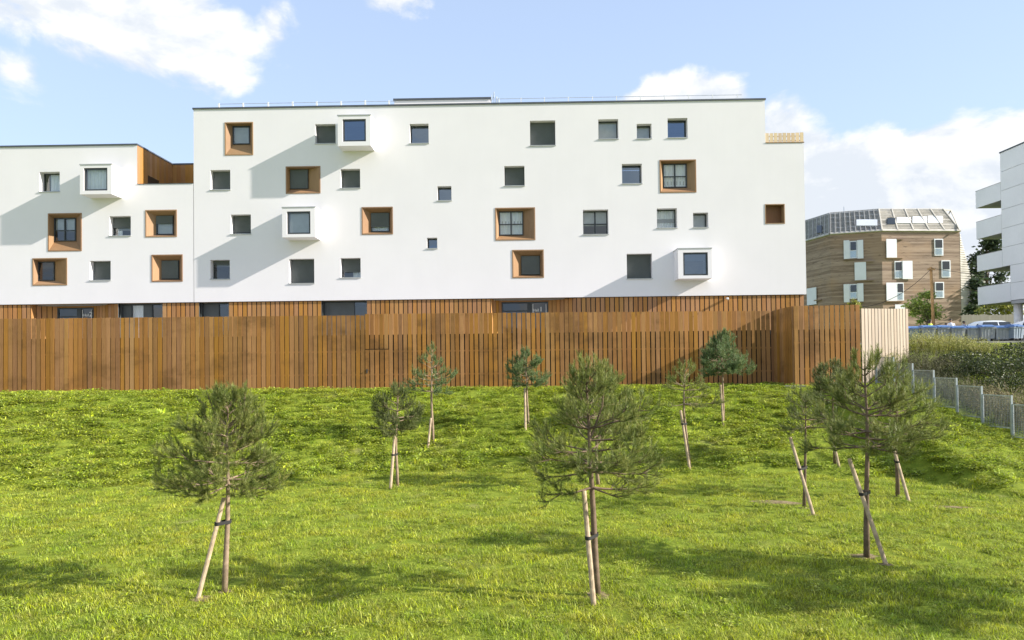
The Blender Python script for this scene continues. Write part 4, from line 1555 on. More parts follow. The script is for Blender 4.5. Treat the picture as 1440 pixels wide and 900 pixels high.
def shrub(px, py, Y, rx, rz, mt, label, seed, n=1400, size=.09, group='shrubs on the weedy slope', stalks=0, up=.3, name='shrub', ry=None):
    rs = random.Random(seed)
    p = hy(px, py, Y)
    z0 = gz(p.x, Y)
    T = Thing(name, (p.x, Y, z0), label, 'shrub' if name == 'shrub' else 'plant', group)
    mb = MB()
    for i in range(9):
        a = rs.random() * 6.283
        e = Vector((p.x + math.cos(a) * rx * .6, Y + math.sin(a) * rx * .5, z0 + rz * rs.uniform(.6, .95)))
        mb.tube([(p.x + rs.uniform(-.2, .2) * rx, Y, z0 - .1), ((p.x + e.x) / 2, (Y + e.y) / 2, z0 + rz * .45), e], [.02, .014, .006], 4, cap=False)
    T.part('stem', mb.vf, M['bark'])
    v, f = leaf_cloud((p.x, Y, z0 + .05), (rx, ry or rx, rz), n, size, rs, up=up)
    T.part('foliage', (v, f), M[mt])
    if stalks:
        sv_, sf = [], []
        for i in range(stalks):
            x, y = p.x + rs.gauss(0, .5) * rx, Y + rs.gauss(0, .5) * (ry or rx)
            h = rz * rs.uniform(.7, 1.35)
            lx, ly = rs.gauss(0, .13), rs.gauss(0, .13)
            z = gz(x, y)
            k = len(sv_)
            sv_ += [Vector((x - .008, y, z)), Vector((x + .008, y, z)), Vector((x + lx * h, y + ly * h, z + h))]
            sf.append((k, k + 1, k + 2))
            for j in range(5):
                t = rs.uniform(.5, 1)
                c = Vector((x + lx * h * t, y + ly * h * t, z + h * t))
                o_ = Vector((rs.gauss(0, .06), rs.gauss(0, .06), rs.uniform(.02, .09)))
                w_ = Vector((.014, .006, 0))
                k = len(sv_)
                sv_ += [c - w_, c + w_, c + o_]
                sf.append((k, k + 1, k + 2))
        T.part('stalk', (sv_, sf), M[mt], kind='stuff')


shrub(1405, 520, 31.5, 2.4, 1.15, 'bramble', 'dark bramble mass below the bins at the right edge', 51, 6000, .10)
shrub(1360, 505, 33.5, 1.5, 1.0, 'bramble', 'dark bramble patch left of the big bramble mass', 52, 3200, .10)
shrub(1450, 505, 34.0, 2.0, 1.25, 'bramble', 'dark bramble below the white car at the frame edge', 53, 4200, .10)
shrub(1302, 500, 33.0, 1.5, .95, 'olive', 'feathery olive weeds behind the upper mesh panels', 54, 1300, .07, stalks=420, up=1.2)
shrub(1265, 505, 31.8, 1.0, .8, 'olive', 'olive weeds at the foot of the pale plank fence', 55, 700, .07, stalks=260, up=1.2)
shrub(1340, 528, 29.2, 1.1, .75, 'olive', 'greyish weeds behind the middle mesh panels', 56, 900, .06, stalks=300, up=1.0)
shrub(1385, 540, 27.8, 1.0, .9, 'dry_weed', 'leafy brown-green shrub behind the lower mesh panels', 57, 1500, .075, stalks=120)
shrub(1430, 560, 26.0, 1.0, .95, 'dry_weed', 'dry pale seed-headed weeds behind the lowest mesh panel', 58, 900, .06, stalks=420, up=1.0)
shrub(1472, 570, 25.2, 1.2, 1.1, 'dry_weed', 'dry weeds at the right frame edge beyond the mesh fence', 59, 1200, .06, stalks=300, up=1.0)
shrub(1297, 480, 38.2, 1.3, .8, 'yellow_weed', 'tall yellow-green weeds beside the pale fence in front of the bins', 60, 700, .07, stalks=420, up=1.5)
shrub(1337, 480, 38.2, 1.4, .72, 'yellow_weed', 'yellow-green weeds in front of the middle bins', 61, 700, .07, stalks=420, up=1.5)
shrub(1372, 482, 37.8, 1.2, .55, 'yellow_weed', 'low yellow-green weeds in front of the right bins', 62, 500, .06, stalks=240, up=1.5)
shrub(1420, 540, 28.8, 1.5, 1.0, 'bramble', 'olive-dark shrub between dry weeds and bramble mass', 63, 1800, .085)
shrub(1245, 500, 34.6, 1.0, .75, 'yellow_weed', 'thin green sprigs before the pale plank fence', 64, 260, .07, stalks=90, up=1.2)


def slope_cover():
    rs = np.random.RandomState(8)
    n = 42000
    x = rs.uniform(17.2, 34, n)
    y = rs.uniform(18, 39.5, n)
    k = x > mesh_line_x(y) + .15
    x, y = x[k], y[k]
    z = ground_np(x, y)
    h = rs.uniform(.06, .26, len(x)) * (.5 + vnoise(x, y, 1.2, 4))
    lx, ly = rs.normal(0, .3, len(x)) * h, rs.normal(0, .3, len(x)) * h
    a = rs.uniform(0, 6.28, len(x))
    wx, wy = np.cos(a) * .016, np.sin(a) * .016
    v = np.stack([np.stack([x - wx, y - wy, z], 1), np.stack([x + wx, y + wy, z], 1), np.stack([x + lx, y + ly, z + h], 1)], 1).reshape(-1, 3)
    f = np.arange(len(v)).reshape(-1, 3)
    near = (x - mesh_line_x(y) < 1.5) & (vnoise(x, y, .9, 21) < .72)
    for nm, sel in (('rough_grass', ~near), ('weed_cover', near)):
        vv = v.reshape(-1, 3, 3)[sel].reshape(-1, 3)
        o = mesh_obj(nm, vv.tolist(), np.arange(len(vv)).reshape(-1, 3).tolist(), M['olive' if nm == 'rough_grass' else 'bramble'])
        o['kind'] = 'stuff'


slope_cover()

# ------------------------------------------------------------------ street, bins, cars, people
struct('road', MB().box(17.5, 120, 45.5, 57, 4.2, 4.66).vf, M['asphalt'])
struct('pavement', MB().box(17.5, 120, 41.2, 45.4, 4.2, 4.74).vf, M['paving'])
struct('kerb', MB().box(17.5, 120, 45.402, 45.55, 4.2, 4.76).vf, M['concrete'])
M['bin_grey'] = mottled('bin_grey', (0.26, 0.28, 0.29), 0.15, 2, 0.5)
M['bin_blue'] = mottled('bin_lid_blue', (0.075, 0.15, 0.33), 0.12, 3, 0.4)
M['bin_side'] = mottled('bin_bluegrey', (0.20, 0.25, 0.30), 0.15, 2, 0.5)


def wheelie(px, Y, label, body, rot=0.0, w_=1.22, grp='four-wheeled waste bins in a row'):
    p = hy(px, 482, Y)
    zb_ = 4.70 + (px * 7 % 5) * .02
    T = Thing('waste_bin', (p.x, Y, zb_), label, 'bin', grp)
    h = .86
    a, b, c, d = w_ / 2 * .88, w_ / 2, .36, .42
    cs, sn = math.cos(rot), math.sin(rot)

    def tr(vf):
        return [Vector((q[0] * cs - q[1] * sn + p.x, q[0] * sn + q[1] * cs + Y, q[2] + zb_)) for q in vf[0]], vf[1]
    mb = MB().hexa([(-a, -c, .16), (a, -c, .16), (a, c, .16), (-a, c, .16), (-b, -d, h), (b, -d, h), (b, d, h), (-b, d, h)])
    for k in (-.5, 0, .5):
        mb.hexa([(k * a - .03, -c - .025, .2), (k * a + .03, -c - .025, .2), (k * a + .03, -c, .2), (k * a - .03, -c, .2), (k * b - .03, -d - .02, h - .1), (k * b + .03, -d - .02, h - .1), (k * b + .03, -d, h - .1), (k * b - .03, -d, h - .1)])
    mb.box(-b - .03, b + .03, -d - .04, d + .04, h - .07, h)
    T.part('body', tr(mb.vf), M[body])
    lid = MB()
    n = 6
    for i in range(n):
        y0, y1 = -d - .05 + (2 * d + .1) * i / n, -d - .05 + (2 * d + .1) * (i + 1) / n
        z0 = h + .03 + .14 * math.sin(math.pi * (i / n) ** .8)
        z1 = h + .03 + .14 * math.sin(math.pi * ((i + 1) / n) ** .8)
        lid.hexa([(-b - .04, y0, h + .005), (b + .04, y0, h + .005), (b + .04, y1, h + .005), (-b - .04, y1, h + .005), (-b + .05, y0, z0), (b - .05, y0, z0), (b - .05, y1, z1), (-b + .05, y1, z1)])
    l_ = T.part('lid', tr(lid.vf), M['bin_blue'])
    T.part('lid_handle', tr(MB().box(-.28, .28, -d - .10, -d - .05, h + .0, h + .07).vf), M['bin_blue'], l_)
    T.part('handle', tr(MB().tube([(-b - .02, -d * .5, h - .12), (-b - .09, -d * .5, h - .12), (-b - .09, d * .5, h - .12), (-b - .02, d * .5, h - .12)], .018, 6).tube([(b + .02, -d * .5, h - .12), (b + .09, -d * .5, h - .12), (b + .09, d * .5, h - .12), (b + .02, d * .5, h - .12)], .018, 6).vf), M['bin_grey'], kind='stuff')
    for sx_, sy_ in ((-1, -1), (1, -1), (1, 1), (-1, 1)):
        T.part('wheel', tr(MB().tube([(sx_ * a * .8 - .025, sy_ * c * .7, .085), (sx_ * a * .8 + .025, sy_ * c * .7, .085)], .085, 10).box(sx_ * a * .8 - .035, sx_ * a * .8 + .035, sy_ * c * .7 - .02, sy_ * c * .7 + .02, .1, .17).vf), M['tyre'])


wheelie(1281, 43.2, 'blue-sided waste bin at the left end, beside the pale fence', 'bin_side', .05, 1.2)
wheelie(1302, 43.0, 'grey blue-lidded waste bin behind the tallest yellow weeds', 'bin_grey', -.06, .82)
wheelie(1322, 43.1, 'grey blue-lidded waste bin below the person in the hi-vis vest', 'bin_grey', .08, .82)
wheelie(1343, 43.0, 'grey waste bin in front of the person in white', 'bin_grey', -.05, .84)
wheelie(1363, 43.1, 'grey waste bin just left of the silver car', 'bin_grey', .06, .8)
wheelie(1384, 42.9, 'wide pale grey waste bin under the rear of the silver car', 'bin_grey', .03, .88)
wheelie(1405, 42.9, 'grey waste bin below the middle of the silver car', 'bin_grey', -.07, .82)
wheelie(1424, 42.7, 'bluish grey waste bin at the right end of the row', 'bin_side', .35, .9)


def car(px, Y, rot, paint, label, L=3.9, W=1.72, Hh=1.52):
    p = hy(px, 480, Y)
    zb_ = 4.66
    T = Thing('parked_car', (p.x, Y, zb_), label, 'car')
    cs, sn = math.cos(rot), math.sin(rot)

    def tr(vf):
        return [Vector((q[0] * cs - q[1] * sn + p.x, q[0] * sn + q[1] * cs + Y, q[2] + zb_)) for q in vf[0]], vf[1]
    hl = L / 2
    # lower body stations: x, half width, bottom, shoulder, top centre
    st = [(-hl, .62, .42, .62, .66), (-hl + .08, .76, .30, .78, .86), (-hl + .5, .84, .22, .88, .94), (-hl + 1.2, .86, .20, .90, .95), (-.2, .86, .20, .90, .95), (.6, .86, .20, .89, .95), (hl - .95, .85, .20, .86, .97), (hl - .45, .82, .22, .76, .86), (hl - .10, .74, .28, .64, .72), (hl, .60, .40, .55, .60)]
    mb = MB()
    ring = 10
    for x, hw, zb2, zs, zt in st:
        prof = [(-hw * .9, zb2), (-hw, zb2 + .12), (-hw * 1.0, zs - .12), (-hw * .94, zs), (-hw * .6, zt - .01), (hw * .6, zt - .01), (hw * .94, zs), (hw, zs - .12), (hw, zb2 + .12), (hw * .9, zb2)]
        mb.v += [Vector((x, y, z)) for y, z in prof]
    for i in range(len(st) - 1):
        for k in range(ring):
            k2 = (k + 1) % ring
            mb.f.append((i * ring + k, (i + 1) * ring + k, (i + 1) * ring + k2, i * ring + k2))
    mb.f.append(tuple(range(ring)))
    mb.f.append(tuple(range((len(st) - 1) * ring + ring - 1, (len(st) - 1) * ring - 1, -1)))
    # cabin
    cb = [(-hl + .12, .70, .90, .66, .92), (-hl + .35, .72, .90, .60, Hh - .22), (-hl + .75, .74, .90, .58, Hh - .05), (-.55, .75, .90, .58, Hh), (.1, .75, .90, .57, Hh - .02), (.45, .75, .90, .56, Hh - .12), (hl - .75, .74, .90, .68, .95)]
    b0 = len(mb.v)
    for x, hw, zb2, hr, zt in cb:
        mb.v += [Vector((x, y, z)) for y, z in ((-hw, zb2 - .05), (-(hw + hr) / 2 - .02, (zb2 + zt) / 2), (-hr, zt - .06), (-hr * .55, zt), (hr * .55, zt), (hr, zt - .06), ((hw + hr) / 2 + .02, (zb2 + zt) / 2), (hw, zb2 - .05))]
    for i in range(len(cb) - 1):
        for k in range(7):
            mb.f.append((b0 + i * 8 + k, b0 + (i + 1) * 8 + k, b0 + (i + 1) * 8 + k + 1, b0 + i * 8 + k + 1))
    T.part('body', tr(mb.vf), M[paint], smooth=True)

    def side(s, xa, xb, xa2, xb2):
        z0, z1 = .95, Hh - .13
        q = [(xa, s * .755, z0), (xb, s * .765, z0), (xb2, s * .615, z1), (xa2, s * .615, z1)]
        mid = .705
        zm = (z0 + z1) / 2
        m = MB()
        m.quad(q[0], q[1], ((xb + xb2) / 2, s * mid, zm), ((xa + xa2) / 2, s * mid, zm))
        m.quad(((xa + xa2) / 2, s * mid, zm), ((xb + xb2) / 2, s * mid, zm), q[2], q[3])
        return m
    for s in (-1, 1):
        T.part('side_window', tr(side(s, -hl + .38, -.42, -hl + .62, -.42).vf), M['car_glass'])
        T.part('side_window', tr(side(s, -.34, .86, -.34, .36).vf), M['car_glass'])
        T.part('door_mirror', tr(MB().hexa([(.78, s * .80, .95), (.95, s * .80, .95), (.95, s * 1.0, .95), (.78, s * 1.0, .95), (.80, s * .80, 1.08), (.92, s * .80, 1.08), (.92, s * .98, 1.08), (.80, s * .98, 1.08)]).vf), M[paint])
        T.part('headlight', tr(MB().hexa([(hl - .42, s * .55, .62), (hl - .08, s * .52, .58), (hl - .16, s * .73, .58), (hl - .42, s * .80, .62), (hl - .42, s * .55, .76), (hl - .10, s * .52, .69), (hl - .18, s * .73, .70), (hl - .42, s * .80, .76)]).vf), M['glass'])
        T.part('tail_light', tr(MB().hexa([(-hl + .0, s * .58, .70), (-hl + .25, s * .78, .70), (-hl + .3, s * .70, .70), (-hl + .1, s * .5, .70), (-hl + .05, s * .58, .9), (-hl + .25, s * .78, .9), (-hl + .3, s * .7, .9), (-hl + .1, s * .5, .9)]).vf), M['tail'])
    T.part('windscreen', tr(MB().quad((.48, -.53, Hh - .14), (.48, .53, Hh - .14), (hl - .80, .66, .985), (hl - .80, -.66, .985)).vf), M['car_glass'])
    T.part('rear_window', tr(MB().quad((-hl + .135, -.6, .97), (-hl + .135, .6, .97), (-hl + .345, .54, Hh - .25), (-hl + .345, -.54, Hh - .25)).vf), M['car_glass'])
    for x in (-hl + .72, hl - .76):
        for s in (-1, 1):
            wv = T.part('wheel', tr(MB().tube([(x, s * .68, .30), (x, s * .875, .30)], .30, 18).vf), M['tyre'])
            T.part('rim', tr(MB().tube([(x, s * .86, .30), (x, s * .883, .30)], .19, 12).vf), M['galv'], wv)


def paint(name, c, metal=.0):
    return mat(name, lambda gg: pbr(gg, c, 0.28, metal, 0.5, **{'Coat Weight': 0.6, 'Coat Roughness': 0.08}))


M['silver'] = paint('silver_paint', (0.62, 0.66, 0.68), .25)
M['white_paint'] = paint('white_paint', (0.78, 0.78, 0.78))
M['tail'] = paint('red_lamp', (0.35, 0.01, 0.01))
car(1402, 47.2, R(4), 'silver', 'silver hatchback parked behind the row of waste bins', 4.1, 1.72, 1.60)
car(1470, 45.2, R(-14), 'white_paint', 'white car cut by the right frame edge beside the end bin', 4.1)

bo = hy(1438.5, 482, 43.6)
T = Thing('bollard', (bo.x, 43.6, 4.74), 'thin dark bollard at the right frame edge beside the bins', 'bollard')
T.part('post', MB().tube([(bo.x, 43.6, 4.7), (bo.x, 43.6, 5.5)], .035, 8).vf, M['dark_metal'])
T.part('cap', MB().tube([(bo.x, 43.6, 5.5), (bo.x, 43.6, 5.54)], .045, 8).vf, M['dark_metal'])

M['skin'] = mottled('skin', (0.30, 0.18, 0.12), .08, 4, .6)
M['hair'] = mottled('dark_hair', (0.02, 0.016, 0.013), .2, 8, .6)
M['vest'] = mottled('hi_vis_cloth', (0.55, 0.75, 0.06), .08, 5, .8)
M['cloth_white'] = mottled('white_cloth', (0.62, 0.64, 0.70), .08, 5, .8)
M['cloth_dark'] = mottled('dark_cloth', (0.05, 0.05, 0.07), .15, 5, .8)
M['cloth_blue'] = mottled('grey_blue_cloth', (0.25, 0.30, 0.38), .1, 5, .8)


def person(px, Y, height, label, top, bottom, turn, hair_len=.0, lean=0.0):
    p = hy(px, 470, Y)
    z0 = 4.66 if Y > 45.5 else 4.74
    T = Thing('person', (p.x, Y, z0), label, 'person')
    s = height / 1.72
    # continuous body: joints with radii, grown with the skin modifier
    J = {'hip': (0, 0, .93, .125), 'waist': (0, 0, 1.06, .115), 'chest': (0, .0, 1.26, .135), 'shl': (0, 0, 1.40, .095), 'neck': (0, .0, 1.49, .052), 'jaw': (0, -.02, 1.555, .068), 'head': (0, -.005, 1.63, .088), 'crown': (0, 0, 1.69, .06)}
    E = [('hip', 'waist'), ('waist', 'chest'), ('chest', 'shl'), ('shl', 'neck'), ('neck', 'jaw'), ('jaw', 'head'), ('head', 'crown')]
    for k, sg in (('l', -1), ('r', 1)):
        st = .10 * sg
        J.update({k + 'sh': (.18 * sg, 0, 1.39, .058), k + 'el': (.24 * sg, .02, 1.12, .042), k + 'wr': (.25 * sg, -.08, .90, .028), k + 'pa': (.25 * sg, -.10, .83, .032),
                  k + 'hp': (.09 * sg, 0, .88, .09), k + 'kn': (.105 * sg, -.02 + st * .6, .49, .058), k + 'an': (.11 * sg, .02 + st, .09, .038), k + 'to': (.12 * sg, -.13 + st, .035, .034)})
        E += [('shl', k + 'sh'), (k + 'sh', k + 'el'), (k + 'el', k + 'wr'), (k + 'wr', k + 'pa'), ('hip', k + 'hp'), (k + 'hp', k + 'kn'), (k + 'kn', k + 'an'), (k + 'an', k + 'to')]
        for i in range(4):
            J[k + 'f%d' % i] = (.25 * sg, -.135 + .024 * i, .755 - (.01 if i in (1, 2) else 0), .009)
            E.append((k + 'pa', k + 'f%d' % i))
        J[k + 'th'] = (.225 * sg, -.145, .81, .010)
        E.append((k + 'pa', k + 'th'))
    ks = list(J)
    cs, sn = math.cos(turn), math.sin(turn)

    def tf(x, y, z):
        y = y - lean * max(0, z - .9)
        return Vector(((x * cs - y * sn) * s, (x * sn + y * cs) * s, z * s))
    me = bpy.data.meshes.new('body')
    me.from_pydata([tf(*J[k][:3]) for k in ks], [(ks.index(a), ks.index(b)) for a, b in E], [])
    o = bpy.data.objects.new('body', me)
    COL.objects.link(o)
    o.parent = T.o
    md = o.modifiers.new('skin', 'SKIN')
    md.use_smooth_shade = True
    sv_ = me.skin_vertices[0].data
    for i, k in enumerate(ks):
        sv_[i].radius = (J[k][3] * s, J[k][3] * s)
        sv_[i].use_root = (k == 'hip')
    ms = o.modifiers.new('subdivision', 'SUBSURF')
    ms.levels = 1
    ms.render_levels = 1
    me.materials.append(M['skin'])

    def loft(rings, n=12):
        mb = MB()
        for z, rx, ry, oy in rings:
            for i in range(n):
                a = 6.28318 * i / n
                mb.v.append(tf(rx * math.cos(a), oy + ry * math.sin(a), z) + T.loc)
        for j in range(len(rings) - 1):
            for i in range(n):
                mb.f.append((j * n + i, j * n + (i + 1) % n, (j + 1) * n + (i + 1) % n, (j + 1) * n + i))
        return mb.vf
    T.part('jacket', loft([(.86, .19, .145, 0), (1.05, .17, .14, 0), (1.25, .195, .15, 0), (1.38, .20, .125, 0), (1.44, .13, .09, 0), (1.475, .07, .065, 0)]), M[top], smooth=True)
    for sg in (-1, 1):
        mb = MB().tube([tf(.17 * sg, 0, 1.40) + T.loc, tf(.24 * sg, .02, 1.12) + T.loc, tf(.25 * sg, -.075, .92) + T.loc], [.072 * s, .058 * s, .045 * s], 8)
        T.part('sleeve', mb.vf, M[top], smooth=True)
        st = .10 * sg
        mb = MB().tube([tf(.09 * sg, 0, .92) + T.loc, tf(.105 * sg, -.02 + st * .6, .49) + T.loc, tf(.11 * sg, .02 + st, .10) + T.loc], [.108 * s, .078 * s, .062 * s], 8)
        T.part('trouser_leg', mb.vf, M[bottom], smooth=True)
    rings = [(1.715, .02, .02, .01), (1.70, .075, .085, .01), (1.65, .096, .105, .018), (1.58, .094, .085, .035)]
    if hair_len:
        rings.append((1.58 - hair_len, .08, .05, .07))
    T.part('hair', loft(rings), M['hair'], smooth=True)


person(1308.5, 46.8, 1.70, 'dark-haired person in a yellow hi-vis vest beyond the bins', 'vest', 'cloth_dark', R(60), .22)
person(1337, 47.4, 1.76, 'person in a white top beyond the bins left of the silver car', 'cloth_white', 'cloth_dark', R(-20))
person(1331, 46.6, 1.45, 'shorter dark-clothed person beside the one in white', 'cloth_dark', 'cloth_dark', R(40))
person(1356, 47.6, 1.62, 'person in grey-blue just off the rear of the silver car', 'cloth_blue', 'cloth_dark', R(100))

# ------------------------------------------------------------------ trees beyond


def tree(px, py, Y, w_px, top_py, low_py, mt, label, seed, n=2600, size=.22, group=None, name='leafy_tree', trunk_r=.09, open_=.25):
    rs = random.Random(seed)
    b = hy(px, py, Y)
    S = Y / F
    z0 = 4.6
    top = hy(px, top_py, Y).z
    low = hy(px, low_py, Y).z
    rx = w_px / 2 * S
    T = Thing(name, (b.x, Y, z0), label, 'tree', group)
    tb = MB()
    hgt = top - z0
    tb.tube([(b.x, Y, z0 - .2), (b.x + .02 * hgt, Y, z0 + (low - z0) * .6), (b.x, Y, low), (b.x + rx * .05, Y, low + (top - low) * .7)], [trunk_r, trunk_r * .85, trunk_r * .7, trunk_r * .2], 7)
    v, f = [], []
    ncl = 26
    cl = []
    for i in range(ncl):
        a = rs.random() * 6.283
        t = rs.random()
        prof = math.sin(math.pi * min(1, .15 + .85 * t)) ** .6
        r = rx * prof * math.sqrt(rs.random()) * 1.0
        c = Vector((b.x + r * math.cos(a), Y + r * math.sin(a) * .8, low + (top - low) * t * .93))
        cl.append(c)
        zz = max(low - .2, c.z - rs.uniform(.3, .6) * (top - low))
        tb.tube([(b.x, Y, zz), ((b.x + c.x) / 2, (Y + c.y) / 2, (zz + c.z) / 2 + .05 * hgt), c], [trunk_r * .35, trunk_r * .22, trunk_r * .06], 4, cap=False)
    cr = max(rx, (top - low) / 2) * open_
    for i in range(n):
        c = rs.choice(cl)
        q = Vector((rs.gauss(0, 1), rs.gauss(0, 1), rs.gauss(0, .7)))
        p = c + q * cr * .6
        a = Vector((rs.gauss(0, 1), rs.gauss(0, 1), rs.gauss(0, .5))).normalized()
        d = Matrix.Rotation(rs.random() * 6.28, 3, a) @ a.orthogonal().normalized()
        s = size * rs.uniform(.6, 1.3)
        k = len(v)
        v += [p, p + a * s * .5 + d * s * .3, p + a * s, p + a * s * .5 - d * s * .3]
        f.append((k, k + 1, k + 2, k + 3))
    T.part('trunk', tb.vf, M['bark'], smooth=True)
    T.part('crown', (v, f), M[mt])


tree(1304, 470, 58.0, 56, 411, 452, 'leaf', 'small green street tree in front of the timber-clad block', 71, 2400, .22, open_=.22, trunk_r=.06)
tree(1202, 470, 70.0, 16, 421, 436, 'leaf_yellow', 'tip of a small yellow-green tree showing over the plank fence', 72, 500, .22, open_=.3, trunk_r=.05)
tree(1388, 470, 96.0, 72, 332, 430, 'leaf_dark', 'tall dark open-branched tree between the timber block and white building', 73, 3600, .55, open_=.17, trunk_r=.32)
tree(1376, 470, 92.0, 40, 386, 440, 'leaf_dark', 'lower dark tree beside the curved lath wall', 74, 2200, .5, open_=.22, trunk_r=.2)
tree(1408, 470, 76.0, 56, 424, 448, 'leaf_yellow', 'low yellowing tree under the white building', 75, 1800, .32, open_=.24, trunk_r=.09)
tree(1370, 470, 82.0, 26, 430, 450, 'leaf_dark', 'dark bush in front of the grey palisade', 76, 900, .35, open_=.26, trunk_r=.08)
GP = Thing('palisade_fence', (40, 72, 5), 'grey weathered paling fence beyond the silver car', 'fence')
M['grey_wood'] = wood('grey_wood', (0.30, 0.28, 0.25), .3, .2, grey=.5)
GPL = unit_box('paling', M['grey_wood'])
xa, xb = hy(1352, 450, 70).x, hy(1432, 450, 70).x
n = 44
for i in range(n):
    x = xa + (i + .5) * (xb - xa) / n
    GP.piece('paling', GPL, (x, 70, 4.9), ((xb - xa) / n * .88, .03, hy(1380, 442.5, 70).z - 4.9 + random.uniform(-.06, .06)))
GP.part('rail', MB().box(xa, xb, 70.02, 70.07, 6.0, 6.1).box(xa, xb, 70.02, 70.07, 7.4, 7.5).vf, M['grey_wood'], kind='stuff')

# utility pole with its cable
up_ = hy(1309, 375.5, 55.0)
ub = hy(1312.5, 460, 55.0)
UPole = Thing('utility_pole', (ub.x, 55, 4.66), 'slender wooden utility pole with a sagging cable before the timber-clad block', 'pole')
M['pole_wood'] = mottled('pole_wood', (0.46, 0.27, 0.11), .2, 4, .8)
UPole.part('pole', MB().tube([(ub.x + .05, 55, 4.5), up_], [.13, .10], 10).vf, M['pole_wood'], smooth=True)
UPole.part('cross_arm', MB().box(up_.x - .35, up_.x + .25, 54.84, 54.9, up_.z - .25, up_.z - .13).vf, M['pole_wood'])


def sag(a, b, d, n=14):
    return [a.lerp(b, i / n) - Vector((0, 0, d * 4 * (i / n) * (1 - i / n))) for i in range(n + 1)]


UPole.part('cable', MB().tube(sag(up_ - Vector((0, .1, .1)), hy(1188, 431, 52), 1.0), .02, 5).vf, M['rubber'])
UPole.part('cable', MB().tube(sag(up_ - Vector((0, .1, .1)), hy(1500, 381, 56), .45), .02, 5).vf, M['rubber'])

# ------------------------------------------------------------------ timber-clad block with mansard roof


def board_mat(gg):
    p = gpos(gg)
    sp = gg.n('ShaderNodeSeparateXYZ', {0: p})
    row = gg.m('FLOOR', gg.m('DIVIDE', sp.outputs[2], .19))
    wn = gg.n('ShaderNodeTexWhiteNoise', {'W': row}, noise_dimensions='1D')
    along = gg.noise(gg.vmul(p, (.28, .28, 3.2)), 1.0, 5, .65)
    fine = gg.noise(gg.vmul(p, (.9, .9, 5.0)), 1.0, 3, .6)
    big = gg.noise(gg.vmul(p, (.12, .12, .2)), 1.0, 3, .6)
    k = gg.m('ADD', gg.m('MULTIPLY', wn.outputs[0], .32), gg.m('MULTIPLY', along, .7))
    col = gg.mix(gg.ss(k, .25, .85), (0.205, 0.145, 0.103), (0.45, 0.345, 0.262))
    col = gg.mix(gg.ss(big, .48, .66, 0, .55), col, (0.40, 0.27, 0.165))
    col = gg.mix(gg.ss(fine, .58, .72, 0, .6), col, (0.085, 0.062, 0.045))
    gap = gg.m('FRACT', gg.m('DIVIDE', sp.outputs[2], .19))
    col = gg.mix(gg.ss(gap, .86, .95, 0, .55), col, (0.04, 0.03, 0.025))
    return pbr(gg, col, .8, 0, .2, bump=gap, bstr=.3)


M['boards'] = mat('weathered_boards', board_mat)
M['lath'] = mottled('sunlit_lath', (0.45, 0.425, 0.375), .15, 1.0, .7)  # lath tone with the sunlight put into the colour
M['roof_dark'] = mottled('roof_sheet', (0.22, 0.215, 0.205), .15, .6, .8, 0, .2)
M['shaded_lath'] = mottled('shaded_roof_lath', (0.35, 0.345, 0.33), .12, .6, .7, 0, .3)  # greyer lath, the shade of the left facets put into the colour
M['white_panel'] = mottled('white_shutter_panel', (0.74, 0.76, 0.78), .05, .8, .5)


def zp(zx, zy):                             # coordinates of an enlarged crop back to photo pixels
    return 1110 + zx * .22917, 270 + zy * .22917


TBk = Thing('timber_clad_block', (52, 92, 5), 'rounded timber-clad apartment block with silvery latticed mansard roof', 'building')
eave = []
for (zx, zy, Y) in ((-110, 345, 106.0), (105, 300, 97.0), (250, 262, 92.0), (565, 243, 90.0), (1045, 238, 91.0)):
    p = hy(*zp(zx, zy), Y)
    eave.append(p)
zeave = sum(p.z for p in eave[1:]) / 4
roofp = []
for (zx, zy, Y) in ((-90, 240, 108.5), (105, 188, 99.5), (250, 131, 94.5), (545, 118, 92.5), (938, 95, 93.0)):
    roofp.append(hy(*zp(zx, zy), Y))
zroof = sum(p.z for p in roofp[1:]) / 4
E_ = [Vector((p.x, p.y, zeave)) for p in eave]
TP = [Vector((p.x, p.y, zroof)) for p in roofp]
facets = []
wl = MB()
for a, b in zip(E_, E_[1:]):
    wl.quad((a.x, a.y, 4.5), (b.x, b.y, 4.5), b, a)
# rear closing
bk = Vector((E_[-1].x - 2, E_[-1].y + 22, 0))
bk0 = Vector((E_[0].x, E_[0].y + 8, 0))
wl.quad((E_[0].x, E_[0].y, zeave), (E_[0].x, E_[0].y, 4.5), (bk0.x, bk0.y, 4.5), (bk0.x, bk0.y, zeave))
TBk.part('wall', wl.vf, M['boards'])
TBk.part('roof', MB().quad(*TP, Vector((TP[-1].x + 1.5, TP[-1].y + 4, zroof)), Vector((TP[-1].x, TP[-1].y + 18, zroof)), Vector((TP[0].x, TP[0].y + 8, zroof))).vf, M['roof_dark'])
for i, (a, b) in enumerate(zip(E_, E_[1:])):
    c, d = TP[i + 1], TP[i]
    n = (b - a).cross(d - a).normalized()
    if n.y > 0:
        n = -n
    right = i == 3  # right facet coloured as sunlit, the others as shaded
    fm = TBk.part('mansard', MB().quad(a, b, c, d).vf, M['lath'] if right else M['roof_dark'])
    lt = MB()
    m = 16
    for j in range(m + 1):
        t = j / m
        p, q = a.lerp(d, t) + n * .10, b.lerp(c, t) + n * .10
        lt.bar(p, q, .10 if j % 4 else .16, .08, n)
    m = 5 if right else (10 if i == 2 else 6)
    for j in range(m + 1):
        t = j / m
        p, q = a.lerp(b, t) + n * .16, d.lerp(c, t) + n * .16
        lt.bar(p, q, .16 if right else .09, .10, n)
    TBk.part('lattice', lt.vf, M['lath'] if right else M['shaded_lath'], fm, kind='stuff')
    TBk.part('eaves_trim', MB().bar(a + n * .02 + Vector((0, 0, .0)), b + n * .02, .28, .2, n).vf, M['lath'], fm)
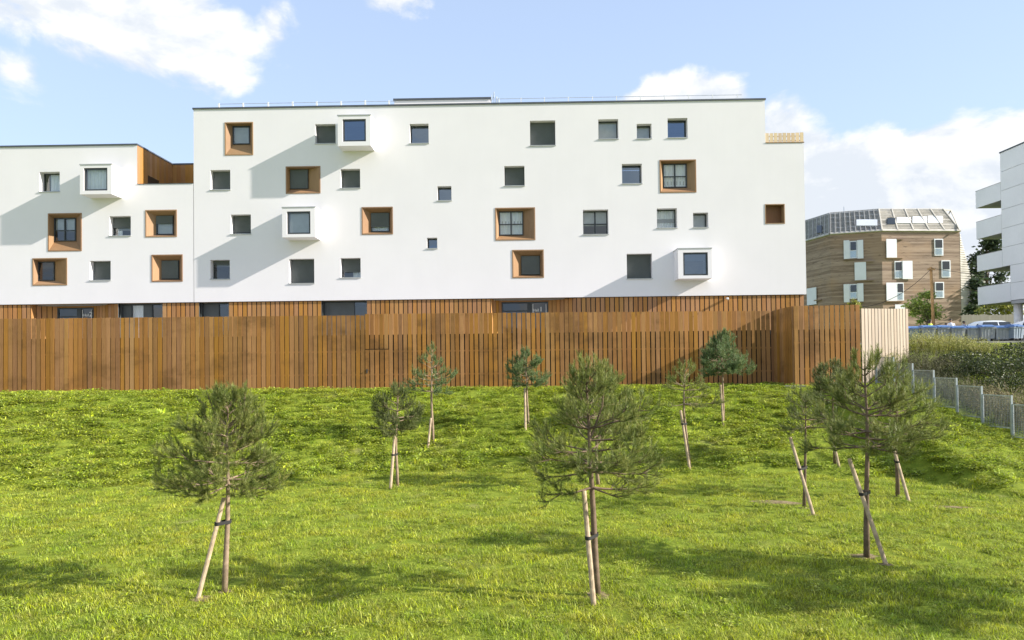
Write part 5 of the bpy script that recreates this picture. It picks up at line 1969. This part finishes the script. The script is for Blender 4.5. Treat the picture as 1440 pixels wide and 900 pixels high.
# end trellis frame and bulging lath wall on the right side
ED = E_[-1]
side = []
prof = [(4.5, .4), (7, 1.1), (9.5, 1.6), (12, 1.7), (14.5, 1.45), (17, .9), (zeave, .15)]
sm = MB()
for z, bu in prof:
    sm.v += [Vector((ED.x, ED.y, z)), Vector((ED.x + bu + .05, ED.y + .5, z)), Vector((ED.x + bu * 1.0 - .2, ED.y + 14, z))]
for j in range(len(prof) - 1):
    for k in range(2):
        sm.f.append((j * 3 + k, j * 3 + k + 1, (j + 1) * 3 + k + 1, (j + 1) * 3 + k))
sw = TBk.part('curved_lath_wall', sm.vf, M['lath'])
lt = MB()
for j in range(48):
    z = 4.8 + j * (zeave - 5.0) / 48
    bu = np.interp(z, [p[0] for p in prof], [p[1] for p in prof])
    lt.hexa([(ED.x, ED.y - .03, z), (ED.x + bu + .13, ED.y + .45, z), (ED.x + bu + .05, ED.y + .6, z), (ED.x, ED.y + .1, z),
             (ED.x, ED.y - .03, z + .16), (ED.x + bu + .13, ED.y + .45, z + .16), (ED.x + bu + .05, ED.y + .6, z + .16), (ED.x, ED.y + .1, z + .16)])
TBk.part('lath', lt.vf, M['lath'], sw, kind='stuff')
e2_ = hy(*zp(990, 112), 93.5)
e3_ = hy(*zp(1045, 235), 90.5)
TBk.part('trellis', MB().bar(TP[-1], e2_, .2, .12, (0, -1, 0)).bar(e2_, e3_, .2, .12, (0, -1, 0)).bar(TP[-1] + Vector((0, 0, -2.2)), e2_, .14, .1, (0, -1, 0)).bar(TP[-1], ED, .18, .12, (0, -1, 0)).vf, M['lath'])
# roof openings
for zr_, i in (((412, 168, 540, 205), 2), ((660, 155, 745, 190), 3), ((757, 150, 845, 190), 3), ((852, 146, 942, 188), 3)):
    a, b, c, d = E_[i], E_[i + 1], TP[i + 1], TP[i]
    n = (b - a).cross(d - a).normalized()
    if n.y > 0:
        n = -n

    def onf(zx, zy):
        r_ = ray(*zp(zx, zy))
        k = ((a + n * .3) - CAM).dot(n) / r_.dot(n)
        return CAM + r_ * k
    q = [onf(zr_[0], zr_[3]), onf(zr_[2], zr_[3]), onf(zr_[2], zr_[1]), onf(zr_[0], zr_[1])]
    TBk.part('roof_panel', MB().hexa([q[0], q[1], q[1] - n * .15, q[0] - n * .15, q[3], q[2], q[2] - n * .15, q[3] - n * .15]).vf, M['white_panel'])
for zr_, i in (((602, 158, 650, 196), 3), ((168, 205, 198, 250), 1)):
    a, b, c, d = E_[i], E_[i + 1], TP[i + 1], TP[i]
    n = (b - a).cross(d - a).normalized()
    if n.y > 0:
        n = -n

    def onf(zx, zy):
        r_ = ray(*zp(zx, zy))
        k = ((a + n * .3) - CAM).dot(n) / r_.dot(n)
        return CAM + r_ * k
    q = [onf(zr_[0], zr_[3]), onf(zr_[2], zr_[3]), onf(zr_[2], zr_[1]), onf(zr_[0], zr_[1])]
    TBk.part('roof_window', MB().hexa([q[0], q[1], q[1] - n * .15, q[0] - n * .15, q[3], q[2], q[2] - n * .15, q[3] - n * .15]).vf, M['car_glass'])


def on_wall(i, off):
    a, b = E_[i], E_[i + 1]
    n = Vector(((b - a).y, -(b - a).x, 0)).normalized()
    if n.y > 0:
        n = -n

    def f(zx, zy):
        r_ = ray(*zp(zx, zy))
        k = ((a + n * off) - CAM).dot(n) / r_.dot(n)
        return CAM + r_ * k
    return f, n


def wall_rect(i, x0, y0, x1, y1, off, th):
    f, n = on_wall(i, off)
    q = [f(x0, y1), f(x1, y1), f(x1, y0), f(x0, y0)]
    zb_, zt = (q[0].z + q[1].z) / 2, (q[2].z + q[3].z) / 2
    A, B_ = Vector((q[0].x, q[0].y, 0)), Vector((q[1].x, q[1].y, 0))
    m = -n * th
    Z = Vector((0, 0, 1))
    return MB().hexa([A + Z * zb_, B_ + Z * zb_, B_ + m + Z * zb_, A + m + Z * zb_, A + Z * zt, B_ + Z * zt, B_ + m + Z * zt, A + m + Z * zt])


def bwin(i, x0, y0, x1, y1):
    fr = TBk.part('window', wall_rect(i, x0, y0, x1, y1, .10, .09).vf, M['white_panel'])
    xm = (x0 + x1) / 2
    ym = y0 + (y1 - y0) * .55
    w_ = (x1 - x0) * .12
    TBk.part('pane', wall_rect(i, x0 + w_, y0 + 6, x1 - w_, ym - 2, .13, .02).vf, M['car_glass'], fr)
    TBk.part('pane', wall_rect(i, x0 + w_, ym + 3, x1 - w_, y1 - 6, .13, .02).vf, M['glass'], fr)


for a in ((2, 370, 300, 416, 407), (2, 370, 565, 418, 655), (3, 648, 424, 696, 530), (3, 661, 556, 704, 666), (3, 892, 287, 946, 390), (3, 936, 419, 991, 524), (3, 896, 552, 951, 650)):
    bwin(*a)
for a in ((2, 335, 296, 370, 410), (2, 418, 294, 455, 408), (2, 402, 430, 472, 540), (2, 335, 565, 370, 677), (2, 419, 560, 456, 672), (3, 598, 288, 661, 402), (3, 697, 422, 758, 534), (3, 598, 556, 661, 668), (3, 650, 690, 710, 716), (1, 108, 588, 165, 692)):
    TBk.part('sliding_shutter', wall_rect(*a, .22, .08).vf, M['white_panel'])
for a in ((2, 335, 410, 460, 414), (2, 400, 424, 520, 429), (2, 400, 540, 520, 545), (3, 596, 402, 705, 406), (3, 660, 286, 705, 291), (3, 596, 668, 705, 672), (1, 150, 660, 190, 667)):
    TBk.part('shutter_rail', wall_rect(*a, .24, .2).vf, M['boards'])
ch_ = hy(*zp(335, 90), 95)
TBk.part('roof_aerial', MB().tube([(ch_.x, 95, zroof), (ch_.x, 95, ch_.z)], .05, 5).vf, M['galv'])

# ------------------------------------------------------------------ white panelled building at the right edge
WX = hx(1407, 215, 1).x
XWL = (1373.5 - 733.8) / F * 58.0           # plane of the left-facing wall (x = const)
XWL = hy(1373.3, 340, 58.0).x


def wp(px, py):
    return hx(px, py, XWL)


M['panel'] = mottled('white_facade_panel', (0.72, 0.72, 0.74), .04, .5, .6)
M['soffit_grey'] = mottled('balcony_soffit', (0.34, 0.34, 0.35), .08, .6, .8)
WP = Thing('panelled_building', (XWL + 8, 46, 5), 'white panelled building on columns with stacked balconies, cut by the right edge', 'building')
yfar = wp(1407, 260).y
yend = 58.0
ynear = 46.0
ztop_ = wp(1407, 215.3).z
zlow = wp(1421, 423).z
mid_y = wp(1421, 400).y
WBX = 14.0
zsp = wp(1374.5, 382).z
zj = [zlow + .02, (zlow + zsp) / 2, zsp]
nr = round((ztop_ - zsp) / 1.42)
zj += [zsp + (ztop_ - zsp) * (i + 1) / nr for i in range(nr)]
# core behind the cladding panels
WP.part('wall', MB().box(XWL + .06, XWL + WBX, ynear, yfar - .02, zsp, ztop_ - .05).box(XWL + .06, XWL + WBX, ynear, mid_y, zlow + .02, zsp).vf, M['soffit_grey'])
for a, b in zip(zj, zj[1:]):
    ye = yfar if a > zsp - .1 else mid_y
    ys_ = [ynear, ynear + 3.4, ye]
    for y0, y1 in zip(ys_, ys_[1:]):
        WP.part('facade_panel', MB().box(XWL, XWL + .055, y0 + .012, y1 - .012, a + .014, b - .014).vf, M['panel'])
WP.part('far_end_wall', MB().box(XWL + .06, XWL + WBX, yfar - .018, yfar, zsp + .02, ztop_ - .06).vf, M['panel'])
WP.part('roof_edge', MB().box(XWL - .04, XWL + WBX, ynear, yfar + .04, ztop_, ztop_ + .1).vf, M['coping'])
WP.part('underside', MB().box(XWL + .02, XWL + WBX, ynear, mid_y - .02, zlow - .25, zlow).vf, M['soffit_grey'])
for y0, y1, near in ((269.0, 292.2, None), (312.6, 336.3, None), (360.2, 382.0, None), (404.8, 429.2, 1)):
    zt, zb_ = wp(1373.4, y0).z, wp(1374.5, y1).z
    yn = yfar + .012 if near is None else mid_y + .012
    bl = WP.part('balcony', MB().box(XWL, XWL + .14, yn, yend, zb_, zt).box(XWL + .14, XWL + WBX, yend - .14, yend, zb_, zt).vf, M['panel'])
    WP.part('balcony_slab', MB().box(XWL + .02, XWL + WBX, yn, yend - .02, zb_ - .02, zb_ + .22).vf, M['soffit_grey'], bl)
    WP.part('balcony_rail', MB().box(XWL - .01, XWL + .15, yn, yend + .01, zt, zt + .04).vf, M['soffit_grey'], bl)
for px, Y in ((1432, 50.5), (1470, 48.0)):
    c = hy(px, 440, Y)
    cx = XWL + .9
    WP.part('column', MB().tube([(cx, hx(px, 440, cx).y, 4.9), (cx, hx(px, 440, cx).y, zlow - .2)], .30, 20).vf, M['panel'], smooth=True)
